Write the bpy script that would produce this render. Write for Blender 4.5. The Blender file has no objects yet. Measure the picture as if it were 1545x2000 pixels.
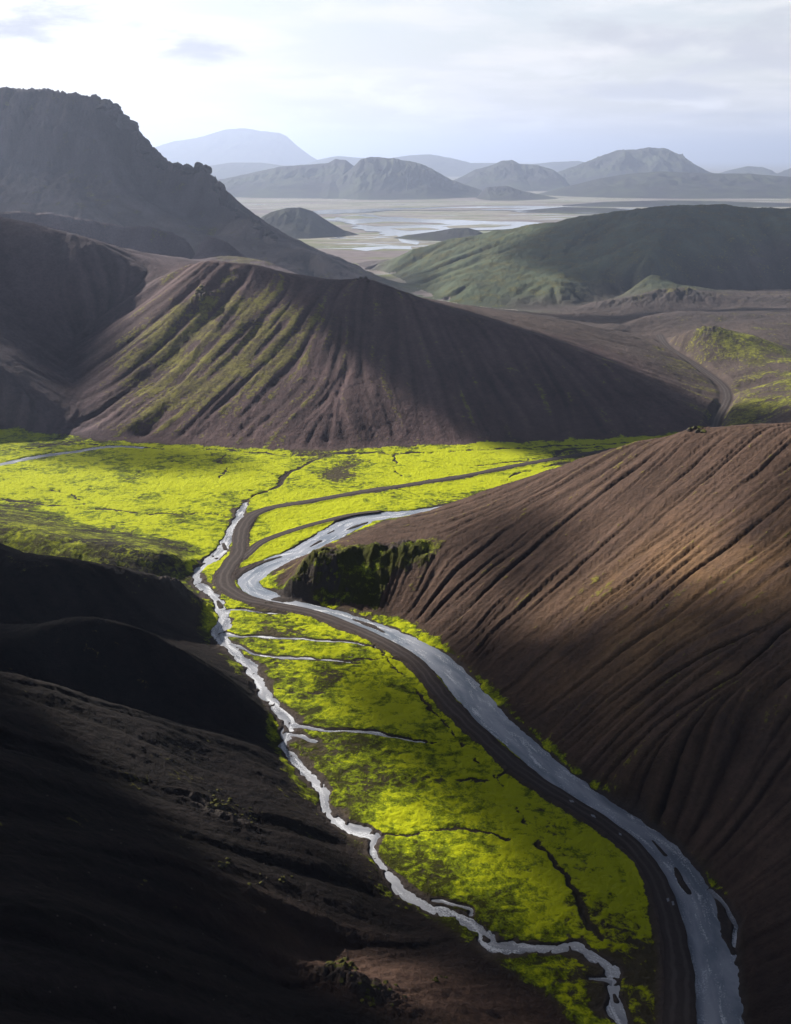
import bpy, math, time, os
import numpy as np
T0 = time.time()
scn = bpy.context.scene
# ------------------------------------------------------------------ camera
CAM_H, FPX, CX, CY = 200.0, 2000.0, 772.5, 1000.0
PITCH = math.radians(19.1)
cam_d = bpy.data.cameras.new('camera'); cam = bpy.data.objects.new('camera', cam_d)
scn.collection.objects.link(cam); scn.camera = cam
cam.location = (0, 0, CAM_H); cam.rotation_euler = (math.radians(90) - PITCH, 0, 0)
cam_d.sensor_fit = 'VERTICAL'; cam_d.sensor_height = 24; cam_d.lens = 24 * FPX / 2000.0
cam_d.clip_start = 1.0; cam_d.clip_end = 120000
# ------------------------------------------------------------------ light
SUN_AZ, SUN_EL = math.radians(-48), math.radians(27)      # azimuth from the +Y axis, negative = to the left
SUN = np.array([math.sin(SUN_AZ) * math.cos(SUN_EL), math.cos(SUN_AZ) * math.cos(SUN_EL), math.sin(SUN_EL)])
sd = bpy.data.lights.new('sun', 'SUN'); sd.energy = 5.0; sd.angle = math.radians(0.6); sd.color = (1.0, 0.93, 0.82)
so = bpy.data.objects.new('sun', sd); scn.collection.objects.link(so)
so.rotation_euler = (math.radians(90) - SUN_EL, 0, math.pi - SUN_AZ)
so.rotation_euler = (math.atan2(math.hypot(SUN[0], SUN[1]), SUN[2]), 0, math.atan2(SUN[0], -SUN[1]))
scn.view_settings.view_transform = 'Standard'; scn.view_settings.look = 'None'
scn.view_settings.gamma = 1; scn.view_settings.exposure = 1.2
scn.cycles.volume_bounces = 0
scn.cycles.max_bounces = 4; scn.cycles.diffuse_bounces = 2

def nn(nt, typ, **kw):
    n = nt.nodes.new(typ)
    for k, v in kw.items():
        if k.startswith('i_'): n.inputs[k[2:].replace('_', ' ')].default_value = v
        else: setattr(n, k, v)
    return n

world = bpy.data.worlds.new('World'); scn.world = world; world.use_nodes = True
W = world.node_tree; W.nodes.clear()
wo = nn(W, 'ShaderNodeOutputWorld'); bg = nn(W, 'ShaderNodeBackground', i_Strength=0.05)
sky = nn(W, 'ShaderNodeTexSky', sky_type='NISHITA', sun_disc=False, sun_elevation=SUN_EL, sun_rotation=SUN_AZ,
         altitude=600, air_density=1.0, dust_density=1.5, ozone_density=1.0)
tc = nn(W, 'ShaderNodeTexCoord')
def mth(nt, op, a, b=None, c=None, clamp=False):
    n = nt.nodes.new('ShaderNodeMath'); n.operation = op; n.use_clamp = clamp
    for i, v in enumerate((a, b, c)):
        if v is None: continue
        if isinstance(v, (int, float)): n.inputs[i].default_value = v
        else: nt.links.new(v, n.inputs[i])
    return n.outputs[0]
def mixc(nt, f, a, b, mode='MIX'):
    n = nt.nodes.new('ShaderNodeMix'); n.data_type = 'RGBA'; n.blend_type = mode; n.clamp_factor = True
    for s, v in ((n.inputs[0], f), (n.inputs[6], a), (n.inputs[7], b)):
        if isinstance(v, (int, float)): s.default_value = v
        elif isinstance(v, (tuple, list)): s.default_value = (*v[:3], 1)
        else: nt.links.new(v, s)
    return n.outputs[2]
def smooth(nt, v, a, b, lo=0.0, hi=1.0):
    n = nt.nodes.new('ShaderNodeMapRange'); n.interpolation_type = 'SMOOTHSTEP'
    nt.links.new(v, n.inputs[0])
    for i, q in zip((1, 2, 3, 4), (a, b, lo, hi)): n.inputs[i].default_value = q
    return n.outputs[0]
sep = nn(W, 'ShaderNodeSeparateXYZ'); W.links.new(tc.outputs['Generated'], sep.inputs[0])
zz = mth(W, 'MAXIMUM', sep.outputs[2], 0.0)
az = mth(W, 'ARCTAN2', sep.outputs[0], sep.outputs[1])                  # heading of the sky point, 0 = straight ahead
zc = mth(W, 'ADD', zz, 0.07)
cmb = nn(W, 'ShaderNodeCombineXYZ')
W.links.new(mth(W, 'DIVIDE', sep.outputs[0], zc), cmb.inputs[0]); W.links.new(mth(W, 'DIVIDE', sep.outputs[1], zc), cmb.inputs[1])
cn = nn(W, 'ShaderNodeTexNoise', i_Scale=0.9, i_Detail=9.0, i_Roughness=0.58, i_Distortion=0.25); W.links.new(cmb.outputs[0], cn.inputs['Vector'])
cf = nn(W, 'ShaderNodeCombineXYZ'); W.links.new(mth(W, 'MULTIPLY', az, 9.0), cf.inputs[0]); W.links.new(mth(W, 'MULTIPLY', zz, 30.0), cf.inputs[1])
cn2 = nn(W, 'ShaderNodeTexNoise', i_Scale=1.0, i_Detail=8.0, i_Roughness=0.62, i_Distortion=0.3); W.links.new(cf.outputs[0], cn2.inputs['Vector'])
sdn = nn(W, 'ShaderNodeVectorMath', operation='DOT_PRODUCT'); W.links.new(tc.outputs['Generated'], sdn.inputs[0])
ga = math.radians(-32); ge = math.radians(10)
sdn.inputs[1].default_value = (math.sin(ga) * math.cos(ge), math.cos(ga) * math.cos(ge), math.sin(ge))
glow = mth(W, 'POWER', mth(W, 'MAXIMUM', sdn.outputs['Value'], 0.0), 22.0)
skyhaze = smooth(W, zz, 0.0, 0.35, 0.88, 0.0)
hz = nn(W, 'ShaderNodeVectorMath', operation='SCALE'); hz.inputs[0].default_value = (1.02, 1.0, 0.98)
W.links.new(mth(W, 'ADD', 5.7, mth(W, 'MULTIPLY', glow, 5.0)), hz.inputs['Scale'])
c1 = mixc(W, skyhaze, sky.outputs[0], hz.outputs[0])
# thin veil, brighter cumulus bank low down, and grey cloud masses
veil = mth(W, 'MULTIPLY', smooth(W, cn.outputs[0], 0.40, 0.66), smooth(W, zz, 0.02, 0.5, 0.85, 0.3))
vb = nn(W, 'ShaderNodeVectorMath', operation='SCALE'); vb.inputs[0].default_value = (1.03, 1.0, 0.98)
W.links.new(mth(W, 'ADD', 7.2, mth(W, 'MULTIPLY', glow, 5.0)), vb.inputs['Scale'])
c2 = mixc(W, veil, c1, vb.outputs[0])
bank = mth(W, 'MULTIPLY', smooth(W, cn2.outputs[0], 0.48, 0.60), mth(W, 'MULTIPLY', smooth(W, zz, 0.012, 0.03), smooth(W, zz, 0.055, 0.085, 1.0, 0.0)))
c3 = mixc(W, mth(W, 'MULTIPLY', bank, 0.7), c2, (8.3, 8.2, 8.3))
def cloudmass(a0, e0, ra, re, k, col):
    """grey clouds round heading a0, height e0 (degrees)"""
    global c3
    da = mth(W, 'DIVIDE', mth(W, 'SUBTRACT', az, math.radians(a0)), math.radians(ra)); de = mth(W, 'DIVIDE', mth(W, 'SUBTRACT', zz, math.sin(math.radians(e0))), math.radians(re))
    r2 = mth(W, 'ADD', mth(W, 'MULTIPLY', da, da), mth(W, 'MULTIPLY', de, de))
    m_ = mth(W, 'ADD', mth(W, 'SUBTRACT', 1.0, r2), mth(W, 'MULTIPLY', mth(W, 'SUBTRACT', cn2.outputs[0], 0.5), 5.5))
    c3 = mixc(W, mth(W, 'MULTIPLY', smooth(W, m_, 0.0, 1.3), k), c3, col)
cloudmass(-17.8, 6.3, 5.2, 1.5, 0.95, (4.2, 4.3, 4.8))
cloudmass(-10.5, 5.0, 2.5, 0.95, 0.9, (4.3, 4.4, 4.9))
cloudmass(18, 5.6, 9.5, 2.2, 0.85, (4.6, 4.65, 5.0))
cloudmass(13.5, 3.2, 9, 0.5, 0.8, (4.6, 4.7, 5.1))
cloudmass(17, 2.0, 6, 0.3, 0.7, (4.7, 4.8, 5.2))
cloudmass(-5, 2.7, 2.5, 0.3, 0.5, (5.6, 5.7, 6.0))
dim = smooth(W, zz, 0.14, 0.6, 1.28, 0.20)
fin = nn(W, 'ShaderNodeVectorMath', operation='SCALE'); W.links.new(c3, fin.inputs[0]); W.links.new(dim, fin.inputs['Scale'])
W.links.new(fin.outputs[0], bg.inputs['Color']); W.links.new(bg.outputs[0], wo.inputs[0])

# ------------------------------------------------------------------ picture <-> ground helpers
CT, ST = math.cos(PITCH), math.sin(PITCH)
def ray(px, py):
    a = (px - CX) / FPX; b = (CY - py) / FPX
    return np.array([a, CT + b * ST, -ST + b * CT])
def P(px, py, Y):
    d = ray(px, py); t = Y / d[1]
    return (d[0] * t, Y, CAM_H + d[2] * t)
def G(px, py, z=0.0):
    d = ray(px, py); t = (z - CAM_H) / d[2]
    return (d[0] * t, d[1] * t, z)

# ------------------------------------------------------------------ noise
def _hash(ix, iy, s):
    h = (ix.astype(np.int64) * 374761393 + iy.astype(np.int64) * 668265263 + s * 974711) & 0xffffffff
    h = ((h ^ (h >> 13)) * 1274126177) & 0xffffffff
    h = ((h ^ (h >> 16)) * 2246822519) & 0xffffffff
    return h ^ (h >> 15)
def gnoise(x, y, s=0):
    ix = np.floor(x); iy = np.floor(y); fx = x - ix; fy = y - iy
    u = fx * fx * fx * (fx * (fx * 6 - 15) + 10); v = fy * fy * fy * (fy * (fy * 6 - 15) + 10)
    def g(dx, dy):
        a = _hash(ix + dx, iy + dy, s) * (2 * math.pi / 4294967296.0)
        return np.cos(a) * (fx - dx) + np.sin(a) * (fy - dy)
    n0 = g(0, 0) * (1 - u) + g(1, 0) * u; n1 = g(0, 1) * (1 - u) + g(1, 1) * u
    return (n0 * (1 - v) + n1 * v) * 1.5
def fbm(x, y, sc, octv=5, s=0, gain=0.5, ridge=False):
    t = 0; a = 1.0; f = 1.0 / sc; n = 0
    for o in range(octv):
        q = gnoise(x * f + o * 17.3, y * f - o * 9.1, s + o)
        if ridge: q = 1 - 2 * np.abs(q)
        t = t + a * q; n += a; a *= gain; f *= 2.03
    return t / n
def sst(a, b, v):
    t = np.clip((v - a) / (b - a), 0, 1); return t * t * (3 - 2 * t)
def blur(a, s):
    if s <= 0: return a
    r = int(3 * s + 0.5); k = np.exp(-0.5 * (np.arange(-r, r + 1) / s) ** 2); k /= k.sum()
    for ax in (0, 1):
        p = np.pad(a, [(r, r) if i == ax else (0, 0) for i in (0, 1)], mode='edge')
        o = np.zeros_like(a)
        for i, w in enumerate(k):
            o += w * (p[i:i + a.shape[0], :] if ax == 0 else p[:, i:i + a.shape[1]])
        a = o
    return a
def samp(a, x, y, gx0, gy0, d):
    fx = np.clip((x - gx0) / d, 0, a.shape[1] - 1.001); fy = np.clip((y - gy0) / d, 0, a.shape[0] - 1.001)
    ix = fx.astype(np.int32); iy = fy.astype(np.int32); fx = fx - ix; fy = fy - iy
    return (a[iy, ix] * (1 - fx) + a[iy, ix + 1] * fx) * (1 - fy) + (a[iy + 1, ix] * (1 - fx) + a[iy + 1, ix + 1] * fx) * fy
def inpoly(x, y, poly):
    r = np.zeros(x.shape, bool); n = len(poly); j = n - 1
    for i in range(n):
        xi, yi = poly[i][:2]; xj, yj = poly[j][:2]
        if yi != yj:
            r ^= ((yi > y) != (yj > y)) & (x < (xj - xi) * (y - yi) / (yj - yi) + xi)
        j = i
    return r
def smoothline(pts, n=6):
    p = np.array(pts, float); out = []
    for i in range(len(p) - 1):
        p0 = p[max(i - 1, 0)]; p1 = p[i]; p2 = p[i + 1]; p3 = p[min(i + 2, len(p) - 1)]
        for t in np.arange(n) / n:
            out.append(0.5 * (2 * p1 + (p2 - p0) * t + (2 * p0 - 5 * p1 + 4 * p2 - p3) * t * t + (3 * p1 - p0 - 3 * p2 + p3) * t ** 3))
    out.append(p[-1]); return np.array(out)

# ------------------------------------------------------------------ landform lines (x, y, z), each with the landform it belongs to
FLOOR_LEFT = [G(*q) for q in [(1150,2040),(1120,1985),(1040,1915),(960,1868),(900,1830),(850,1800),(800,1770),(745,1700),(700,1650),(620,1570),(555,1480),(535,1440),(530,1400),
    (515,1370),(480,1310),(430,1262),(405,1235),(400,1200),(415,1180),(380,1150),(365,1105),(400,1082),(385,1062),(300,1048),(200,1040),(100,1000),(0,985),(-200,965),(-420,950)]]
FLOOR_FAR = [G(*q) for q in [(-600,860),(-300,852),(-100,848),(0,846),(130,850),(200,862),(400,872),(560,882),(700,878),(850,870),(1000,866),(1130,860),(1290,852),(1380,838)]]
FLOOR_RIGHT = [G(*q) for q in [(1420,900),(1290,905),(1150,925),(1000,965),(900,995),(860,1000),(800,1010),(740,1022),(690,1040),(640,1068),(560,1095),(522,1112),(514,1136),(545,1152),(583,1162),(660,1188),(730,1200),
    (770,1207),(830,1240),(890,1292),(960,1348),(985,1390),(1045,1440),(1085,1480),(1165,1540),(1255,1600),(1310,1635),(1372,1688),(1400,1735),(1440,1850),(1448,1960),(1455,2040)]]
floor_poly = FLOOR_LEFT + FLOOR_FAR + FLOOR_RIGHT + [(87.0, 60, 0), (60.0, 60, 0)]
L = []   # (region, pts)
def line(region, pts): L.append((region, pts))
def crest(region, pts): line(region, [P(*q) for q in pts])
# left foreground spurs
crest('left_hill', [(-330,905,430),(-120,960,420),(0,1088,405),(80,1082,408),(150,1086,412),(230,1098,420),(300,1122,428),(370,1155,436),(400,1178,441)])
crest('left_hill', [(-330,1030,330),(-120,1180,330),(0,1238,333),(100,1210,336),(160,1193,339),(230,1200,340),(300,1225,341),(380,1265,342),(440,1310,341),(490,1355,340),(525,1398,338)])
crest('left_hill', [(-330,1120,255),(-120,1240,258),(0,1308,262),(60,1320,265),(150,1350,272),(300,1398,284),(400,1428,295),(500,1458,306),(550,1478,310)])
line('left_hill', [G(-330,1150,55),G(-120,1200,34),G(0,1230,24),G(150,1225,17),G(300,1250,10),G(400,1290,3),G(400,1235,0)][:5] + [G(405,1262,2)])   # gully between the first two spurs
line('left_hill', [G(-330,1270,60),G(-120,1320,40),G(0,1350,30),G(150,1370,22),G(300,1410,14),G(430,1430,7),G(520,1440,1)])
# big slope nearest the camera
line('left_hill', [(-190,240,105),(-150,190,96),(-110,140,96),(-70,90,104),(-30,40,112)])
line('left_hill', [G(0,1500,72),G(180,1600,58),G(330,1660,50),G(470,1740,39),(4,214,27)] [:4])
line('left_hill', [G(400,1480,20),G(480,1560,21),G(560,1640,19),G(640,1720,16),G(720,1790,10)])
line('left_hill', [G(0,1720,84),G(130,1770,74),G(250,1825,62),G(400,1850,48),G(520,1862,34),G(600,1890,24)])
line('brown_mound', [G(560,1935,30),G(640,1905,25),G(700,1893,21),G(780,1896,17),G(860,1908,13),G(930,1932,8),G(975,1965,4)])   # brown mound
line('brown_mound', [G(620,1875,19),G(700,1868,14),G(800,1868,8),G(870,1868,3)])
line('brown_mound', [G(560,2080,48),G(700,2080,38),G(850,2080,24),G(1000,2080,10)])
# mossy terrace on the left
line('moss_terrace', [G(-330,990,26),G(-120,1000,20),G(0,1018,17),G(100,1046,15),G(170,1058,14),G(250,1066,13),G(320,1074,11),G(365,1077,9),G(388,1080,6)])
line('moss_terrace', [G(-330,1130,16),G(-120,1120,8),G(0,1110,4),G(100,1130,3),G(250,1142,1),G(330,1142,0.5),G(385,1118,0)])
# left dark hill behind the valley
crest('dark_hill', [(-420,330,1150),(-250,370,1120),(-100,400,1080),(0,422,1050),(50,430,1040),(100,448,1032),(165,462,1025),(215,490,1020),(250,515,1010),(285,535,1000),(320,540,995)])
crest('dark_hill', [(165,462,1025),(150,520,985),(122,600,950)])
crest('dark_hill', [(-420,520,880),(-200,600,840),(-60,680,810),(20,740,790),(60,800,768)])
crest('dark_hill', [(270,560,992),(250,577,982),(190,622,965),(135,665,925),(140,740,855),(160,820,778)])   # gully
# central hill
crest('central_hill', [(320,540,995),(345,530,975),(370,512,962),(400,503,958),(430,508,950),(500,514,945),(560,534,940),(600,546,938),(640,548,934),(690,541,930),(715,536,928),(760,553,922),(800,571,915),(870,601,905),(935,622,900),(1010,637,895),
   (1100,674,878),(1200,712,858),(1300,762,828),(1360,800,800),(1390,832,772)])
crest('central_hill', [(400,503,958),(330,590,905),(262,690,850)])
crest('central_hill', [(715,536,928),(690,620,880),(655,720,815),(655,800,757),(660,850,728)])
line('central_hill', [P(600,797,764),P(420,785,775),P(200,770,805)])
# brown hill behind its shoulder, and the pass
crest('brown_hill', [(1010,637,940),(1040,625,1000),(1085,618,1060),(1150,634,1060),(1220,654,1050),(1280,668,1040),(1330,700,980),(1370,745,900),(1395,800,815)])
line('brown_hill', [P(1130,612,1330),P(1200,640,1230),P(1290,660,1120)])
PASS = [G(1395,838,0),G(1402,815,2),G(1420,780,5),G(1412,755,7),G(1385,733,9),G(1345,705,13),G(1310,683,16),G(1295,668,18),G(1288,655,18)]
line('brown_hill', PASS)
# mossy knoll right of the pass
crest('moss_knoll', [(1290,668,1085),(1330,640,1040),(1375,629,1010),(1410,640,1000),(1465,648,1000),(1510,670,990),(1560,695,990),(1700,720,990)])
crest('moss_knoll', [(1460,830,760),(1500,810,755),(1545,790,750),(1650,760,745),(1800,740,740)])
crest('moss_knoll', [(1425,800,790),(1470,765,830),(1545,735,850)])
crest('moss_knoll', [(1330,652,1110),(1450,645,1100),(1600,650,1100)])
crest('crag_ridge', [(1140,648,1160),(1180,632,1185),(1230,618,1200),(1300,608,1215),(1400,606,1215),(1545,612,1205),(1750,608,1200),(2100,600,1200)])
# ridge with the dark crag
crest('crag_ridge', [(1120,606,1420),(1180,592,1420),(1250,583,1410),(1320,571,1400),(1400,575,1400),(1470,581,1400),(1545,578,1400),(1750,560,1400),(2100,540,1400)])
line('crag_ridge', [G(1130,612,4),G(1190,612,8),G(1260,612,10),G(1330,608,12),G(1450,600,15),G(1600,600,16)])
line('crag_ridge', [G(900,606,0),G(1000,608,0),G(1120,600,2),G(1300,575,0),G(1600,570,0)])
# great green hill
crest('green_hill', [(742,527,1940),(800,492,1960),(850,471,1980),(950,453,1960),(1050,436,1940),(1150,417,1930),(1250,402,1920),(1350,397,1910),(1405,392,1900),(1450,401,1900),(1500,404,1900),(1600,400,1900),(1900,390,1900),(2300,380,1900)])
crest('green_hill', [(1350,397,1910),(1300,470,1700),(1250,540,1500)])
crest('green_hill', [(1050,436,1940),(930,520,1700),(880,570,1520)])
crest('green_hill', [(1150,417,1930),(1110,500,1720),(1090,560,1500)])
line('green_hill', [G(742,530),G(800,555),G(850,578),G(900,598),G(1000,612)])
# mountain on the left and the spurs in front of it
crest('mountain', [(-700,150,2500),(-300,160,2350),(0,170,2250),(100,173,2240),(190,182,2200),(200,194,2190),(215,199,2180),(250,233,2150),(275,262,2120),(295,295,2100),(306,312,2090),(350,321,2060),(385,323,2040),(400,321,2030),(418,345,2000),(435,368,1980),(450,392,1950),(465,418,1920),(500,432,1880),(520,445,1850),(545,475,1800),(560,485,1780),(600,490,1740),(640,502,1710),(665,520,1680),(700,544,1640)])
crest('mountain', [(-700,150,2900),(-300,160,2800),(0,169,2600),(100,172,2560),(185,182,2500)])
crest('mountain', [(-300,240,2200),(0,246,2130),(100,250,2110),(190,262,2085),(230,300,2070),(270,330,2050)])
crest('mountain', [(190,260,2120),(230,300,2080),(290,350,2030),(330,400,1980),(420,470,1850)])
crest('mountain', [(-300,300,2150),(0,300,2100),(120,330,2050),(160,420,1800)])
crest('near_ridge', [(-400,380,1500),(0,395,1500),(90,410,1500),(140,418,1500),(200,432,1500),(300,440,1480),(400,449,1450),(440,465,1430),(470,493,1400)])
crest('near_ridge', [(300,552,1335),(340,532,1328),(380,510,1320),(440,498,1300),(490,500,1290),(520,508,1280),(560,530,1270),(600,548,1260)])
line('near_ridge', [G(-300,520,40),G(0,540,40),G(300,560,30),G(600,590,5),G(740,600,0)])
line('mountain', [(-1500,1750,60),(-900,1700,70),(-500,1650,60),(-200,1600,35),(0,1620,0)])
line('mountain', [(-1500,2800,40),(-800,2700,0),(-300,2500,0),(-100,2100,0),(0,1750,0)])
# right hill
crest('right_hill', [(560,1090,452),(600,1075,462),(650,1060,478),(700,1045,492),(760,1025,505),(860,988,530),(960,950,515),(1050,923,500),(1130,898,492),(1210,869,480),(1290,848,462),(1345,836,450),(1450,829,435),(1545,827,420)])
line('right_hill', [P(1545,827,420),(230,385,118),(300,330,140),(380,250,160),(450,100,185)])
crest('right_hill', [(524,1113,449),(545,1099,450),(575,1092,452),(622,1086,456),(699,1075,460),(738,1071,462),(808,1072,460)])        # cliff top
crest('right_hill', [(1545,1170,325),(1480,1225,318),(1420,1275,311),(1350,1330,304)])   # spur on the slope
crest('right_hill', [(1545,1290,300),(1450,1345,292),(1350,1410,284),(1250,1480,283)])
line('right_hill', [(400,700,70),(300,620,50),(200,640,14),(300,700,0)])
# plain
NX0, NX1, NY0, NY1, ND = -1500, 1300, 0, 3000, 5.0
def solve():
    nx = int((NX1 - NX0) / ND) + 1; ny = int((NY1 - NY0) / ND) + 1
    X, Y = np.meshgrid(NX0 + ND * np.arange(nx), NY0 + ND * np.arange(ny))
    val = np.zeros((ny, nx)); fix = np.zeros((ny, nx), bool)
    fl = inpoly(X, Y, floor_poly); fix |= fl
    plain = (Y > 2150) & (X > -250) & (X < 1300) | (Y > 2950)
    fix |= plain
    acc = np.zeros((ny, nx)); cnt = np.zeros((ny, nx))
    reg = []
    for r, pts in L + [('edge', FLOOR_LEFT), ('edge', FLOOR_FAR), ('edge', FLOOR_RIGHT)]:
        p = np.array(pts, float)
        for a, b in zip(p[:-1], p[1:]):
            n = max(2, int(np.hypot(*(b - a)[:2]) / (ND * 0.4)))
            for t in np.linspace(0, 1, n):
                q = a + (b - a) * t; i = int(round((q[1] - NY0) / ND)); j = int(round((q[0] - NX0) / ND))
                if 0 <= i < ny and 0 <= j < nx: acc[i, j] += q[2]; cnt[i, j] += 1
                if r != 'edge': reg.append((q[0], q[1], r))
    m = cnt > 0; val[m] = acc[m] / cnt[m]; fix |= m
    # coarse to fine relaxation
    levels = []; v, f = val * fix, fix.astype(float)
    levels.append((val, fix))
    while min(levels[-1][0].shape) > 40:
        a, b = levels[-1]; h, w = (a.shape[0] // 2) * 2, (a.shape[1] // 2) * 2
        aa = (a * b)[:h, :w].reshape(h // 2, 2, w // 2, 2).sum((1, 3)); bb = b[:h, :w].reshape(h // 2, 2, w // 2, 2).sum((1, 3))
        levels.append((np.where(bb > 0, aa / np.maximum(bb, 1), 0), bb > 0))
    z = levels[-1][0].copy(); z[~levels[-1][1]] = 30
    for a, b in levels[::-1]:
        if z.shape != a.shape:
            yy = np.clip((np.arange(a.shape[0]) - 0.5) / 2, 0, z.shape[0] - 1.001); xx = np.clip((np.arange(a.shape[1]) - 0.5) / 2, 0, z.shape[1] - 1.001)
            XX, YY = np.meshgrid(xx, yy); z = samp(z, XX, YY, 0, 0, 1)
        z[b] = a[b]
        for _ in range(160):
            p = np.pad(z, 1, mode='edge'); zn = 0.25 * (p[2:, 1:-1] + p[:-2, 1:-1] + p[1:-1, 2:] + p[1:-1, :-2]); zn[b] = a[b]; z = zn
    return X, Y, z, fl, reg
NXg, NYg, Z0, FL, REG = solve()
print('solve', time.time() - T0)
flm = blur(FL.astype(float), 1.0)
Zs = blur(Z0, 1.1)
Zs2 = blur(Z0, 2.4)
farw = sst(600, 1300, NYg) * sst(-100, 200, NXg)
Zb = Zs * (1 - farw) + Zs2 * farw
nearw = sst(560, 480, NYg)
Zb = Zb * (1 - nearw) + blur(Z0, 0.75) * nearw
# region of every cell: nearest skeleton line
RN = sorted(set(r for _, _, r in REG)); rid = {r: i for i, r in enumerate(RN)}
def region_map():
    d = 20.0; X, Y = np.meshgrid(np.arange(NX0, NX1 + 1, d), np.arange(NY0, NY1 + 1, d))
    R = np.array([(a, b) for a, b, _ in REG]); K = np.array([rid[c] for *_, c in REG])
    key = np.unique(np.round(np.c_[R / 12, K]).astype(int), axis=0); R = key[:, :2] * 12.0; K = key[:, 2]
    out = np.zeros(X.size, int); xf, yf = X.ravel(), Y.ravel()
    for s in range(0, X.size, 2000):
        dd = (xf[s:s + 2000, None] - R[None, :, 0]) ** 2 + (yf[s:s + 2000, None] - R[None, :, 1]) ** 2
        out[s:s + 2000] = K[np.argmin(dd, 1)]
    return out.reshape(X.shape), d
RM, RD = region_map()
RW = [blur((RM == k).astype(float), 1.2) for k in range(len(RN))]
print('regions', time.time() - T0)

# ------------------------------------------------------------------ rills: noise smeared along the fall lines
def lic(x0, x1, y0, y1, d, sig, steps, seed):
    X, Y = np.meshgrid(np.arange(x0, x1, d), np.arange(y0, y1, d))
    H = samp(Zb, X, Y, NX0, NY0, ND)
    H = blur(H, 5.0 / d) + 2.5 * fbm(X, Y, 70, 2, seed + 3) + (0.9 * fbm(X, Y, 17, 2, seed + 5) if d < 1 else 0)
    gy, gx = np.gradient(H, d); g = np.hypot(gx, gy) + 1e-6; gx, gy = gx / g, gy / g
    bias = sst(-330, -250, X) * sst(-20, -90, X) * sst(700, 760, Y) * sst(1000, 940, Y) * 0.45
    gx = gx + bias; n_ = np.hypot(gx, gy) + 1e-6; gx, gy = (gx / n_).astype(np.float32), (gy / n_).astype(np.float32)
    rng = np.random.default_rng(seed); N = rng.standard_normal(X.shape)
    N = blur(N, sig) ; N = (N / N.std()).astype(np.float32)
    out = N.copy(); wsum = 1.0
    for sgn in (1, -1):
        px, py = X.copy(), Y.copy()
        for k in range(steps):
            px = px + sgn * samp(gx, px, py, x0, y0, d) * d * 1.6; py = py + sgn * samp(gy, px, py, x0, y0, d) * d * 1.6
            w = 1 - k / steps; out = out + w * samp(N, px, py, x0, y0, d); wsum += w
    out = out - blur(out, sig * 8); return (out / out.std()).astype(np.float32), np.minimum(g, 1.2)
A_ = (-330.0, 330.0, 60.0, 1150.0, 1.25)
LA, GA = lic(*A_, 1.3, 34, 1)
print('lic', time.time() - T0)
LB, _ = lic(-330.0, 330.0, 60.0, 1150.0, 2.5, 1.6, 36, 2)
F_A = (-100.0, 330.0, 180.0, 600.0, 0.7)
LF, _ = lic(*F_A, 0.68, 56, 4)
C_ = (-1500.0, 1300.0, 0.0, 2900.0, 5.0)
LC, GC = lic(*C_, 1.3, 26, 3)
print('lic', time.time() - T0)

# ------------------------------------------------------------------ traced water and road lines on the valley floor
def GW(l): return [(*G(a, b)[:2], w) for a, b, w in l]
RIVER = smoothline(GW([(960,962,3),(880,986,4),(840,995,6),(780,1003,9),(720,1010,13),(675,1027,16),(630,1052,13),(585,1078,12),(535,1098,13),(500,1118,12),(487,1137,10),(510,1158,9),(580,1180,8),(650,1198,8),(705,1216,8.5),(765,1238,9),(832,1272,10),(880,1312,11),(925,1362,12),
   (962,1405,11),(1015,1450,10),(1085,1510,10),(1160,1566,10),(1240,1620,10),(1300,1672,11),(1350,1745,12.5),(1380,1830,12.5),(1393,1920,12.5),(1400,2010,12),(1402,2100,12)]))
STREAM = smoothline(GW([(478,980,3),(465,1010,5),(450,1040,6),(437,1070,9),(400,1100,6),(382,1122,4.5),(402,1150,5),(430,1180,6),(437,1210,8),(432,1240,8),(468,1280,5.5),(500,1320,4.5),(528,1370,4.5),(562,1405,5),(562,1440,3.6),(555,1460,3.2),(590,1500,3.2),(632,1545,3.4),(642,1580,3.4),
   (680,1615,4.2),(730,1630,3.2),(728,1660,2),(760,1710,2.4),(800,1750,3.4),(860,1780,3.4),(930,1810,3.2),(965,1843,4.2),(1040,1848,2.4),(1130,1852,2.2),(1190,1880,2.8),(1198,1920,3.2),(1200,1960,3.2),(1225,2010,2.6),(1250,2100,2.6)]))
BROOKS = [smoothline(GW(l)) for l in (
   [(436,1236,2.0),(470,1243,1.6),(520,1243,1.5),(600,1247,1.1),(690,1255,0.6),(740,1262,0.1)],
   [(450,1255,1.4),(480,1266,1.0),(520,1281,1.2),(620,1285,0.7),(700,1293,0.1)],
   [(572,1412,2.2),(640,1428,2.4),(720,1430,2.2),(770,1437,1.3),(830,1449,0.1)],
   [(566,1430,1.4),(590,1437,1.6),(618,1448,1.0)],
   [(436,1190,1.2),(500,1192,0.9),(560,1201,0.1)],
   [(850,1755,1.2),(885,1768,1.2),(917,1775,0.9),(912,1786,0.6)],
   [(1150,1908,0.8),(1175,1912,1.0),(1196,1917,1.2)],
   [(1390,1735,1.2),(1418,1775,1.6),(1432,1812,1.6),(1437,1850,0.8)])]
LEFTWATER = smoothline(GW([(-300,940,5),(-60,915,5),(0,906,6),(60,894,6),(110,886,6),(150,881,5),(190,874,4.5),(235,871,4),(280,874,3)]))
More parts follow.
